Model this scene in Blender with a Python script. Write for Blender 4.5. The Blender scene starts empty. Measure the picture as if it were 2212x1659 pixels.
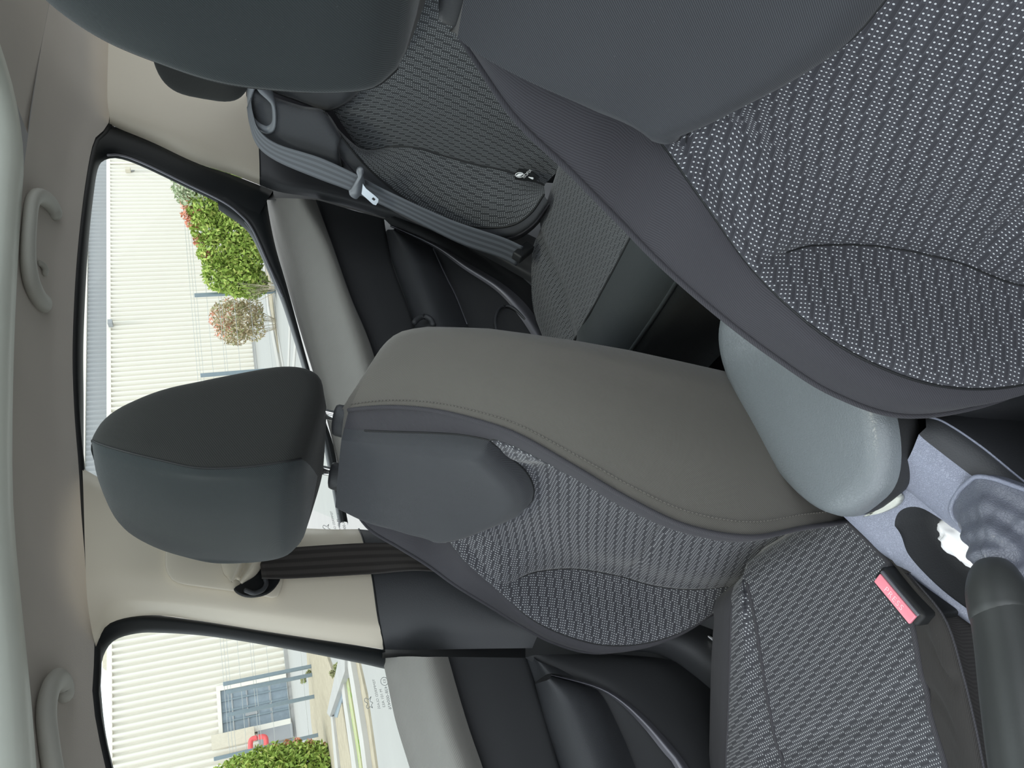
import bpy, bmesh, math, random
from mathutils import Vector, Matrix, noise
random.seed(7)
S = bpy.context.scene
COL = S.collection
# ------------------------------------------------------------------ camera
CAM = Vector((0.56, 0.0, 1.18))          # photographer stands at the open driver's door
RX = Vector((0.588, 0.804, -0.087)); RY = Vector((-0.218, 0.262, 0.940)); 
RZ = RX.cross(RY).normalized(); RX = RY.cross(RZ).normalized(); RY = RZ.cross(RX).normalized()
FPX = 1661.0
cd = bpy.data.cameras.new('camera'); cam = bpy.data.objects.new('camera', cd); COL.objects.link(cam)
cd.sensor_width = 36.0; cd.lens = FPX / 2212 * 36.0; cd.clip_start = 0.02; cd.clip_end = 500
X2, Y2 = -RY, RX                          # the phone is held on its side: up points to the picture's left
cam.matrix_world = Matrix(((X2.x, Y2.x, RZ.x, CAM.x), (X2.y, Y2.y, RZ.y, CAM.y), (X2.z, Y2.z, RZ.z, CAM.z), (0, 0, 0, 1)))
S.camera = cam
# ------------------------------------------------------------------ light and exposure
S.view_settings.view_transform = 'Standard'; S.view_settings.look = 'None'
S.view_settings.gamma = 1.0; S.view_settings.use_curve_mapping = False
S.view_settings.exposure = 0.0
W = bpy.data.worlds.new('sky'); S.world = W; W.use_nodes = True
bg = W.node_tree.nodes['Background']; bg.inputs[0].default_value = (0.88, 0.94, 1.0, 1); bg.inputs[1].default_value = 2.15
sd = bpy.data.lights.new('sun', 'SUN'); so = bpy.data.objects.new('sun', sd); COL.objects.link(so)
sd.energy = 1.2; sd.angle = math.radians(12); sd.color = (1, 0.93, 0.8)
so.rotation_euler = Vector((-0.30, 0.22, -0.93)).to_track_quat('-Z', 'Y').to_euler()
try:
    S.cycles.max_bounces = 10; S.cycles.diffuse_bounces = 6; S.cycles.transparent_max_bounces = 12
except Exception: pass

# ------------------------------------------------------------------ measuring helpers
def hit(px, py, n, c):
    d = RX * ((1659 - py) - 829.5) + RY * (-(px - 1106)) - RZ * FPX
    n = Vector(n)
    return CAM + d * ((c - n.dot(CAM)) / n.dot(d))
def atx(l, x): return [hit(a, b, (1, 0, 0), x) for a, b in l]
def aty(l, y): return [hit(a, b, (0, 1, 0), y) for a, b in l]
def atz(l, z): return [hit(a, b, (0, 0, 1), z) for a, b in l]
TPN = (1, 0, -0.35)                       # the body side leans inwards above the belt line
def tp(l, d=0.0): return [hit(a, b, TPN, -1.09 + d) for a, b in l]
RPN = (0, 1, -0.45)                       # rear backrest plane
def rp(l, d=0.0): return [hit(a, b, RPN, 0.878 + d) for a, b in l]

def cr(P, n, closed=False):
    P = [Vector(p) for p in P]
    if len(P) == 2 and not closed:
        return [P[0].lerp(P[1], i / (n - 1)) for i in range(n)]
    Q = P + [P[0]] if closed else P
    m = len(Q); out = []
    def g(i):
        if closed: return P[i % len(P)]
        if i < 0: return Q[0] * 2 - Q[1]
        if i >= m: return Q[-1] * 2 - Q[-2]
        return Q[i]
    K = 12; dense = []
    for i in range(m - 1):
        a, b, c, d = g(i - 1), g(i), g(i + 1), g(i + 2)
        for k in range(K):
            t = k / K; t2 = t * t; t3 = t2 * t
            dense.append(0.5 * ((2 * b) + (c - a) * t + (2 * a - 5 * b + 4 * c - d) * t2 + (3 * b - a - 3 * c + d) * t3))
    dense.append(Q[-1].copy())
    L = [0.0]
    for i in range(1, len(dense)): L.append(L[-1] + (dense[i] - dense[i - 1]).length)
    tot = L[-1]; j = 0
    N = n if closed else n - 1
    for i in range(n):
        s = tot * i / N
        while j < len(L) - 2 and L[j + 1] < s: j += 1
        dl = L[j + 1] - L[j]
        out.append(dense[j].lerp(dense[j + 1], 0 if dl < 1e-9 else (s - L[j]) / dl))
    return out

def put(name, me, m, parent=None, label=None, smooth=True):
    o = bpy.data.objects.new(name, me); COL.objects.link(o)
    if m is not None: me.materials.append(m)
    if smooth:
        for p in me.polygons: p.use_smooth = True
    if parent is not None: o.parent = parent
    if label: o['label'] = label
    return o
def recalc(me):
    bm = bmesh.new(); bm.from_mesh(me); bmesh.ops.remove_doubles(bm, verts=bm.verts, dist=1e-5)
    bmesh.ops.recalc_face_normals(bm, faces=bm.faces); bm.to_mesh(me); bm.free()
def grid(name, G, m, parent=None, label=None, thick=0.0, closed_v=False, closed_u=False, uvrot=False, sub=0, flip=False, UV=None):
    """G[row][col] points -> one mesh with metric UVs"""
    nr, nc = len(G), len(G[0]); vs = [tuple(p) for r in G for p in r]; fs = []
    for i in range(nr - (0 if closed_v else 1)):
        for j in range(nc - (0 if closed_u else 1)):
            a = i * nc + j; b = i * nc + (j + 1) % nc; c = ((i + 1) % nr) * nc + (j + 1) % nc; d = ((i + 1) % nr) * nc + j
            fs.append((a, b, c, d) if not flip else (d, c, b, a))
    me = bpy.data.meshes.new(name); me.from_pydata(vs, [], fs)
    mid = nr // 2; U = [0.0]
    for j in range(1, nc + 1): U.append(U[-1] + (Vector(G[mid][j % nc]) - Vector(G[mid][j - 1])).length)
    mc = nc // 2; V = [0.0]
    for i in range(1, nr + 1): V.append(V[-1] + (Vector(G[i % nr][mc]) - Vector(G[i - 1][mc])).length)
    uv = me.uv_layers.new(name='UVMap').data; k = 0
    for i in range(nr - (0 if closed_v else 1)):
        for j in range(nc - (0 if closed_u else 1)):
            q = [(U[j], V[i]), (U[j + 1], V[i]), (U[j + 1], V[i + 1]), (U[j], V[i + 1])]
            if UV is not None: q = [UV(Vector(G[x][y]), x, y) for x, y in ((i, j), (i, (j + 1) % nc), ((i + 1) % nr, (j + 1) % nc), ((i + 1) % nr, j))]
            if flip: q = q[::-1]
            for a, b in q:
                uv[k].uv = (b, a) if uvrot else (a, b); k += 1
    o = put(name, me, m, parent, label)
    if thick:
        md = o.modifiers.new('t', 'SOLIDIFY'); md.thickness = abs(thick); md.offset = 1 if thick > 0 else -1
    if sub:
        md = o.modifiers.new('s', 'SUBSURF'); md.levels = sub; md.render_levels = sub
    return o
def loft(name, curves, m, parent=None, nu=40, nv=6, **k):
    R = [cr(c, nu) for c in curves]
    cols = [cr([r[i] for r in R], nv * (len(R) - 1) + 1) for i in range(nu)]
    G = [[cols[i][j] for i in range(nu)] for j in range(len(cols[0]))]
    return grid(name, G, m, parent, **k)
def tube(name, path, r, m, parent=None, n=40, seg=14, closed=False, up=None, caps=True, label=None, resample=True):
    P = cr(path, n, closed) if resample else [Vector(p) for p in path]; n = len(P); rings = []
    rf = r if callable(r) else (lambda t: (r, r))
    up = Vector(up) if up else Vector((0, 0, 1))
    for i in range(n):
        if closed: T = P[(i + 1) % n] - P[i - 1]
        else: T = P[min(i + 1, n - 1)] - P[max(i - 1, 0)]
        T.normalize(); A = T.cross(up)
        if A.length < 1e-3: A = T.cross(Vector((1, 0.1, 0)))
        A.normalize(); Bv = A.cross(T).normalized()
        q = rf(i / (n - 1)); a, b = q if isinstance(q, tuple) else (q, q)
        rings.append([P[i] + A * a * math.cos(2 * math.pi * k / seg) + Bv * b * math.sin(2 * math.pi * k / seg) for k in range(seg)])
    if caps and not closed:
        for e, s in ((0, -1), (-1, 1)):
            c = P[e]; T = (P[1] - P[0]).normalized() * -1 if e == 0 else (P[-1] - P[-2]).normalized()
            rr = (rings[e][0] - c).length
            new = [[c + (p - c) * f + T * rr * g for p in rings[e]] for f, g in ((0.85, 0.35), (0.5, 0.6), (0.02, 0.7))]
            rings = (new[::-1] + rings) if e == 0 else (rings + new)
    return grid(name, rings, m, parent, label, closed_u=True, closed_v=closed)
def box(name, c, s, m, parent=None, bev=0.004, rot=None, label=None, seg=3):
    bm = bmesh.new(); bmesh.ops.create_cube(bm, size=1.0)
    for v in bm.verts: v.co = Vector((v.co.x * s[0], v.co.y * s[1], v.co.z * s[2]))
    if bev: bmesh.ops.bevel(bm, geom=bm.edges[:], offset=bev, segments=seg, affect='EDGES', profile=0.6)
    R = rot if rot else Matrix.Identity(3)
    for v in bm.verts: v.co = R @ v.co + Vector(c)
    me = bpy.data.meshes.new(name); bm.to_mesh(me); bm.free()
    return put(name, me, m, parent, label)
def plate(name, P, d, m, parent=None, bev=0.0, label=None, smooth=False):
    """polygon P extruded by vector d"""
    bm = bmesh.new(); vs = [bm.verts.new(p) for p in P]; f = bm.faces.new(vs)
    r = bmesh.ops.extrude_face_region(bm, geom=[f]); 
    for v in r['geom']:
        if isinstance(v, bmesh.types.BMVert): v.co += Vector(d)
    bmesh.ops.recalc_face_normals(bm, faces=bm.faces)
    if bev: bmesh.ops.bevel(bm, geom=bm.edges[:], offset=bev, segments=2, affect='EDGES')
    me = bpy.data.meshes.new(name); bm.to_mesh(me); bm.free()
    return put(name, me, m, parent, label, smooth)
def tag(o, label, cat, group=None):
    o['label'] = label; o['category'] = cat
    if group: o['group'] = group
    return o
def thing(name, loc, label, cat, group=None):
    o = bpy.data.objects.new(name, None); COL.objects.link(o); o.empty_display_size = 0.05
    return tag(o, label, cat, group)
def struct(o, label=None):
    o['kind'] = 'structure'
    if label: o['label'] = label
    return o
def copy_tree(o, off, rename=None):
    c = o.copy(); COL.objects.link(c); c.location = Vector(o.location) + Vector(off)
    for ch in list(o.children):
        d = ch.copy(); COL.objects.link(d); d.parent = c
        for g in list(ch.children):
            e = g.copy(); COL.objects.link(e); e.parent = d
    return c
def ip(x, X, Y):
    if x <= X[0]: return Y[0]
    for i in range(1, len(X)):
        if x <= X[i]:
            # monotone-ish cubic hermite
            def sl(k):
                if k <= 0 or k >= len(X) - 1: return None
                return (Y[k + 1] - Y[k - 1]) / (X[k + 1] - X[k - 1])
            h = X[i] - X[i - 1]; t = (x - X[i - 1]) / h; s = (Y[i] - Y[i - 1]) / h
            m0 = sl(i - 1); m1 = sl(i); m0 = s if m0 is None else m0; m1 = s if m1 is None else m1
            return Y[i - 1] * (2*t**3 - 3*t*t + 1) + h * m0 * (t**3 - 2*t*t + t) + Y[i] * (-2*t**3 + 3*t*t) + h * m1 * (t**3 - t*t)
    return Y[-1]
def sm(a, b, x):
    t = max(0.0, min(1.0, (x - a) / (b - a))); return t * t * (3 - 2 * t)

# ------------------------------------------------------------------ materials
class NT:
    def __init__(s, name):
        s.m = bpy.data.materials.new(name); s.m.use_nodes = True; s.t = s.m.node_tree; s.b = s.t.nodes['Principled BSDF']; s.N = s.t.nodes
    def n(s, typ, **k):
        nd = s.N.new(typ)
        for a, v in k.items(): setattr(nd, a, v)
        return nd
    def l(s, a, b): s.t.links.new(a, b)
    def val(s, nd, i, v):
        if hasattr(v, 'is_output'): s.l(v, nd.inputs[i])
        else: nd.inputs[i].default_value = v
    def math(s, op, a, b=0.0, c=0.0):
        nd = s.n('ShaderNodeMath', operation=op); s.val(nd, 0, a); s.val(nd, 1, b); s.val(nd, 2, c); return nd.outputs[0]
    def mix(s, f, a, b):
        nd = s.n('ShaderNodeMix', data_type='RGBA'); s.val(nd, 0, f); s.val(nd, 6, a); s.val(nd, 7, b); return nd.outputs[2]
    def noise(s, scale, detail=3, coord='Object', rough=0.5):
        tc = s.n('ShaderNodeTexCoord'); nd = s.n('ShaderNodeTexNoise'); nd.inputs['Scale'].default_value = scale
        nd.inputs['Detail'].default_value = detail; nd.inputs['Roughness'].default_value = rough; s.l(tc.outputs[coord], nd.inputs['Vector']); return nd.outputs['Fac']
    def bump(s, h, strength=0.3, dist=0.001):
        nd = s.n('ShaderNodeBump'); nd.inputs['Strength'].default_value = strength; nd.inputs['Distance'].default_value = dist
        s.val(nd, 'Height', h); s.l(nd.outputs[0], s.b.inputs['Normal'])
    def base(s, c, rough=0.6, spec=0.4, metal=0.0, sheen=0.0):
        if hasattr(c, 'is_output'): s.l(c, s.b.inputs['Base Color'])
        else: s.b.inputs['Base Color'].default_value = (*c[:3], 1)
        s.b.inputs['Roughness'].default_value = rough; s.b.inputs['Specular IOR Level'].default_value = spec
        s.b.inputs['Metallic'].default_value = metal
        if sheen: s.b.inputs['Sheen Weight'].default_value = sheen; s.b.inputs['Sheen Roughness'].default_value = 0.4
def rgba(c): return (c[0], c[1], c[2], 1.0)
def plastic(name, c, rough=0.55, spec=0.4, grain=900, gs=0.25, var=0.12):
    t = NT(name); f = t.noise(6, 2)
    lo = [x * (1 - var) for x in c]; hi = [x * (1 + var) for x in c]
    t.base(t.mix(f, rgba(lo), rgba(hi)), rough, spec)
    if grain: t.bump(t.noise(grain, 2), gs, 0.0006)
    return t.m
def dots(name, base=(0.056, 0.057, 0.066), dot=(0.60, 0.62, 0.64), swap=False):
    """woven seat cloth: little white stitches in blocks of three, dark channels between the blocks"""
    t = NT(name); tc = t.n('ShaderNodeTexCoord'); sp = t.n('ShaderNodeSeparateXYZ'); t.l(tc.outputs['UV'], sp.inputs[0])
    u, v = (sp.outputs[0], sp.outputs[1]) if not swap else (sp.outputs[1], sp.outputs[0])
    p = 0.0038; P = 0.0144
    ub = t.math('FLOOR', t.math('DIVIDE', u, p * 4)); 
    a = t.math('FRACT', t.math('ADD', t.math('DIVIDE', v, P), t.math('MULTIPLY', ub, 0.29)))   # position inside a block row
    k = t.math('MULTIPLY', a, P / p)                                  # 0..3.76
    inside = t.math('LESS_THAN', k, 3.0)
    fa = t.math('SUBTRACT', t.math('FRACT', k), 0.5); fb = t.math('SUBTRACT', t.math('FRACT', t.math('DIVIDE', u, p)), 0.5)
    d = t.math('SQRT', t.math('ADD', t.math('POWER', t.math('DIVIDE', fa, 1.15), 2), t.math('POWER', t.math('DIVIDE', fb, 0.8), 2)))
    ss = t.n('ShaderNodeMapRange', interpolation_type='SMOOTHSTEP'); t.l(d, ss.inputs[0])
    ss.inputs[1].default_value = 0.235; ss.inputs[2].default_value = 0.14; ss.inputs[3].default_value = 0; ss.inputs[4].default_value = 1
    dm = t.math('MULTIPLY', ss.outputs[0], inside)
    gr = t.math('SUBTRACT', 1.0, inside)
    ln = t.math('LESS_THAN', t.math('ABSOLUTE', fa), 0.05); ln = t.math('MULTIPLY', ln, 0.0)
    f = t.noise(45, 4)
    c0 = t.mix(f, rgba([x * 0.8 for x in base]), rgba([x * 1.25 for x in base]))
    edge = t.math('LESS_THAN', t.math('ABSOLUTE', t.math('SUBTRACT', t.math('FRACT', k), 0.02)), 0.05)
    c1 = t.mix(t.math('MULTIPLY', t.math('MULTIPLY', edge, inside), 0.35), c0, (0.22, 0.22, 0.24, 1))
    c2 = t.mix(t.math('MULTIPLY', gr, 0.42), c1, rgba([x * 0.5 for x in base]))
    c3 = t.mix(dm, c2, rgba(dot))
    t.base(c3, 0.85, 0.2, sheen=0.25)
    h = t.math('ADD', t.math('MULTIPLY', dm, 0.4), t.math('MULTIPLY', inside, 0.6))
    t.bump(h, 0.5, 0.0008)
    return t.m
def twill(name, c, period=0.0014, ang=0.7, sheen=0.25, amp=0.25):
    t = NT(name); tc = t.n('ShaderNodeTexCoord'); sp = t.n('ShaderNodeSeparateXYZ'); t.l(tc.outputs['UV'], sp.inputs[0])
    w = t.math('ADD', t.math('MULTIPLY', sp.outputs[0], math.cos(ang)), t.math('MULTIPLY', sp.outputs[1], math.sin(ang)))
    s = t.math('SINE', t.math('MULTIPLY', w, 2 * math.pi / period)); s01 = t.math('MULTIPLY_ADD', s, 0.5, 0.5)
    f = t.noise(30, 4)
    lo = t.mix(f, rgba([x * (1 - amp) * 0.92 for x in c]), rgba([x * (1 - amp) * 1.08 for x in c]))
    sp2 = t.noise(900, 1); fl = t.math('MULTIPLY', t.math('GREATER_THAN', sp2, 0.80), 0.25)
    cc = t.mix(s01, lo, rgba([x * (1 + amp) for x in c])); cc = t.mix(fl, cc, (0.3, 0.3, 0.31, 1))
    t.base(cc, 0.9, 0.15, sheen=sheen); t.bump(s01, 0.35, 0.0004)
    return t.m
def leather(name, c, rough=0.45, scale=260, gs=0.5):
    t = NT(name); tc = t.n('ShaderNodeTexCoord'); nz = t.n('ShaderNodeTexNoise'); nz.inputs['Scale'].default_value = scale * 0.35; nz.inputs['Detail'].default_value = 4
    t.l(tc.outputs['Object'], nz.inputs['Vector'])
    vo = t.n('ShaderNodeTexVoronoi', feature='DISTANCE_TO_EDGE'); vo.inputs['Scale'].default_value = scale
    mx = t.n('ShaderNodeMix', data_type='VECTOR'); mx.inputs[0].default_value = 0.015
    t.l(tc.outputs['Object'], mx.inputs[4]); t.l(nz.outputs['Color'], mx.inputs[5]); t.l(mx.outputs[1], vo.inputs['Vector'])
    h = t.n('ShaderNodeMapRange'); t.l(vo.outputs['Distance'], h.inputs[0]); h.inputs[2].default_value = 0.12
    t.base(c, rough, 0.7); t.bump(t.math('ADD', h.outputs[0], t.math('MULTIPLY', nz.outputs['Fac'], 0.8)), gs, 0.0005)
    return t.m
def simple(name, c, rough=0.5, spec=0.4, metal=0.0, nscale=8, var=0.1):
    t = NT(name); f = t.noise(nscale, 3); t.base(t.mix(f, rgba([x * (1 - var) for x in c]), rgba([x * (1 + var) for x in c])), rough, spec, metal); return t.m
def glassm(name, tint=(0.93, 0.97, 0.95)):
    t = NT(name); t.N.remove(t.b); tr = t.n('ShaderNodeBsdfTransparent'); tr.inputs[0].default_value = rgba(tint)
    gl = t.n('ShaderNodeBsdfGlossy'); gl.inputs['Roughness'].default_value = 0.02
    lw = t.n('ShaderNodeLayerWeight'); lw.inputs[0].default_value = 0.5
    fr = t.math('MULTIPLY_ADD', t.math('POWER', lw.outputs['Facing'], 4.0), 0.8, 0.035)
    ms = t.n('ShaderNodeMixShader'); t.l(fr, ms.inputs[0]); t.l(tr.outputs[0], ms.inputs[1]); t.l(gl.outputs[0], ms.inputs[2])
    t.l(ms.outputs[0], t.N['Material Output'].inputs[0]); return t.m
def leafm(name, a, b, c):
    t = NT(name); f = t.noise(2.2, 4); g = t.noise(9.0, 2)
    cc = t.mix(f, rgba(a), rgba(b)); cc = t.mix(t.math('MULTIPLY', t.math('GREATER_THAN', g, 0.58), 0.8), cc, rgba(c))
    t.base(cc, 0.6, 0.3); t.b.inputs['Subsurface Weight'].default_value = 0.0
    return t.m

M = {}
M['dots'] = dots('patterned_seat_cloth')
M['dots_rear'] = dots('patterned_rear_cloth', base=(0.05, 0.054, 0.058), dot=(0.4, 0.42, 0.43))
M['border'] = twill('ribbed_border_cloth', (0.055, 0.054, 0.061), 0.0017, 0.6, .08, .18)
M['inner'] = twill('dark_cushion_side_cloth', (0.040, 0.038, 0.037), 0.0012, 0.7, .06, .15)
M['yoke'] = twill('fine_dark_cloth', (0.058, 0.061, 0.067), 0.0013, 0.8, 0.16, 0.30)
M['side'] = twill('grey_brown_side_cloth', (0.122, 0.116, 0.106), 0.0016, 0.75, 0.2)
M['head'] = twill('black_headrest_cloth', (0.030, 0.031, 0.030), 0.0020, 0.75, 0.08, 0.12)
M['headp'] = twill('dark_headrest_panel_cloth', (0.034, 0.040, 0.042), 0.0014, 0.75, 0.2, 0.15)
M['liner'] = plastic('grey_headliner_felt', (0.50, 0.465, 0.425), 0.95, 0.1, 700, 0.4, 0.05)
M['cream'] = plastic('pale_pillar_plastic', (0.68, 0.62, 0.51), 0.36, 0.55, 1400, 0.12, 0.03)
M['grip'] = plastic('grey_handle_plastic', (0.40, 0.395, 0.36), 0.5, 0.4, 900, 0.2, 0.04)
M['black'] = plastic('black_rubber', (0.014, 0.015, 0.016), 0.5, 0.35, 500, 0.15, 0.1)
M['frame'] = plastic('black_window_frame', (0.010, 0.012, 0.013), 0.42, 0.3, 0, 0, 0.1)
M['dash'] = plastic('dark_grained_plastic', (0.04, 0.042, 0.046), 0.5, 0.45, 700, 0.35, 0.08)
M['cap'] = twill('grey_soft_door_cloth', (0.27, 0.262, 0.24), 0.0024, 0.8, 0.1, 0.12)
M['panel'] = plastic('dark_door_plastic', (0.03, 0.031, 0.033), 0.6, 0.35, 1200, 0.3, 0.1)
M['silver'] = simple('satin_grey_trim', (0.16, 0.16, 0.18), 0.35, 0.5, 0.5)
M['chrome'] = simple('polished_chrome', (0.85, 0.85, 0.84), 0.08, 0.5, 1.0, var=0.02)
M['leather'] = leather('grained_grey_vinyl', (0.165, 0.185, 0.20, 1), 0.33, 260, 0.30)
M['console'] = leather('grained_console_plastic', (0.26, 0.28, 0.36, 1), 0.42, 420, 0.6)
M['gaiter'] = leather('black_gaiter_leather', (0.13, 0.14, 0.175, 1), 0.33, 300, 0.5)
M['dkleather'] = leather('black_grip_plastic', (0.045, 0.048, 0.047, 1), 0.32, 800, 0.15)
def belt(name, c):
    t = NT(name); tc = t.n('ShaderNodeTexCoord'); sp_ = t.n('ShaderNodeSeparateXYZ'); t.l(tc.outputs['UV'], sp_.inputs[0])
    w = t.math('MULTIPLY_ADD', t.math('SINE', t.math('MULTIPLY', sp_.outputs[1], 2 * math.pi / .0115)), .5, .5)
    f = t.math('MULTIPLY_ADD', t.math('SINE', t.math('MULTIPLY', sp_.outputs[0], 2 * math.pi / .0016)), .5, .5)
    cc = t.mix(t.math('GREATER_THAN', w, .5), rgba([x * .72 for x in c]), rgba([x * 1.15 for x in c])); cc = t.mix(t.math('MULTIPLY', f, .25), cc, rgba([x * .5 for x in c]))
    t.base(cc, .55, .4); t.bump(w, .3, .0004); return t.m
M['steel'] = simple('brushed_steel', (.42, .45, .48), .3, .5, 1.0)
M['webbing0'] = twill('dark_belt_webbing', (0.045, 0.04, 0.037), 0.0009, 0.0, 0.2, 0.2)
M['tongue'] = plastic('grey_tongue_plastic', (0.17, 0.185, 0.205), 0.4, 0.5, 0)
M['webbing'] = belt('dark_belt_webbing', (0.045, 0.040, 0.037))
M['red'] = simple('faded_red_button', (0.88, 0.27, 0.34), 0.25, 0.6, var=0.04)
M['white'] = simple('white_print', (0.85, 0.87, 0.88), 0.5)
M['tissue'] = simple('white_tissue', (0.88, 0.87, 0.88), 0.9, 0.1, var=0.03)
M['carpet'] = plastic('black_carpet', (0.012, 0.012, 0.013), 0.98, 0.05, 300, 0.6, 0.3)
M['glass'] = glassm('window_glass')
M['mark'] = simple('etched_grey_mark', (0.35, 0.37, 0.36), 0.8, 0.2)

# ------------------------------------------------------------------ front seats
AL = math.radians(22)                      # recline
SV = Vector((0, -math.sin(AL), -math.cos(AL))); SW = Vector((0, -math.cos(AL), math.sin(AL))); SX = Vector((1, 0, 0))
SO = Vector((-0.37, 0.55, 1.075))
def sp(s, v, w): return SX * s + SV * v + SW * w         # relative to the seat's own origin
VK = [0, .03, .07, .12, .17, .22, .285, .34, .40, .47, .54, .60, .66, .73]
VE = .73; V0 = .018
SEAM_S = {-1: [.085, .100, .108, .117, .131, .155, .199, .218, .233, .240, .234, .212, .178, .145],
           1: [.085, .100, .112, .126, .142, .162, .194, .213, .226, .231, .224, .205, .175, .145]}
SEAM_W = {-1: [.016, .020, .026, .022, .014, .045, .062, .088, .100, .102, .088, .062, .018, -.025],
           1: [.012, .018, .018, .016, .018, .034, .078, .112, .134, .134, .104, .070, .030, -.01]}
PIPE_S = {-1: [.090, .115, .140, .167, .197, .223, .252, .269, .284, .290, .275, .243, .208, .172],
           1: [.090, .115, .133, .155, .180, .205, .232, .247, .258, .263, .254, .240, .21, .18]}
PIPE_W = {-1: [-.008, .003, .028, .036, .042, .054, .066, .080, .092, .094, .076, .050, .015, -.03],
           1: [-.008, -.004, -.005, .002, .020, .045, .090, .124, .149, .149, .118, .090, .05, .01]}
INS_S = [.060, .070, .075, .090, .110, .135, .188, .190, .186, .183, .188, .172, .140, .115]
INS_W = [.018, .022, .028, .026, .018, .026, .054, .026, .010, .008, .010, .010, .002, -.02]
CEN_W = [.020, .022, .028, .026, .018, .010, .006, .006, .007, .009, .012, .012, .006, -.012]
BACK_W = [-.11, -.148, -.155, -.150, -.137, -.120, -.102, -.092, -.084, -.078, -.074, -.07, -.065, -.06]
YC = {-1: (.131, .172), 1: (.150, .197)}
def vyoke(s, sg):
    s = abs(s)
    if s >= YC[sg][0]: return YC[sg][1]
    return ip(s, [0, .03, .065, .095, .12, .131], [.286, .279, .255, .226, .194, .172]) if sg < 0 else ip(s, [0, .03, .065, .10, .13, .15], [.286, .281, .266, .243, .218, .197])
NC = [0, 10, 24, 36, 46]
def node(v, sg):
    f = lambda A: ip(v, VK, A)
    return [(0.0, f(CEN_W)), (f(INS_S) * .5, f(CEN_W) + .004 * sm(.28, .4, v)), (f(INS_S), f(INS_W)), (f(SEAM_S[sg]), f(SEAM_W[sg])), (f(PIPE_S[sg]), f(PIPE_W[sg]))]
def front_pt(c, v, sg):
    """c in 0..46 across one half of the front face"""
    N = node(v, sg)
    k = 0
    while c > NC[k + 1]: k += 1
    t = (c - NC[k]) / (NC[k + 1] - NC[k])
    g = lambda i: N[i] if 0 <= i < 5 else ((-N[1][0], N[1][1]) if i < 0 else (2 * N[4][0] - N[3][0], 2 * N[4][1] - N[3][1] - .02))
    a, b, cc, d = g(k - 1), g(k), g(k + 1), g(k + 2)
    def q(i, T=0.35):
        m0 = T * (cc[i] - a[i]); m1 = T * (d[i] - b[i])
        t2 = t * t; t3 = t2 * t
        return b[i] * (2*t3 - 3*t2 + 1) + m0 * (t3 - 2*t2 + t) + cc[i] * (-2*t3 + 3*t2) + m1 * (t3 - t2)
    return b[0] + (cc[0] - b[0]) * t, q(1)
def side_pts(v, sg, n=14):
    f = lambda A: ip(v, VK, A)
    ps, pw, bw = f(PIPE_S[sg]), f(PIPE_W[sg]), f(BACK_W)
    P = [(ps, pw), (ps + .010, pw * .6 + bw * .4), (ps + .004, pw * .2 + bw * .8), (ps - .025, bw - .006), (0.0, bw - .012)]
    C = cr([Vector((a, b, 0)) for a, b in P], n)
    out = []
    for i, p in enumerate(C):
        fr = min(1, max(0, (pw - p.y) / max(.05, pw - bw)))
        out.append((p.x, v + .024 * fr * max(0, 1 - v / .14), p.y))
    return out
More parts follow.
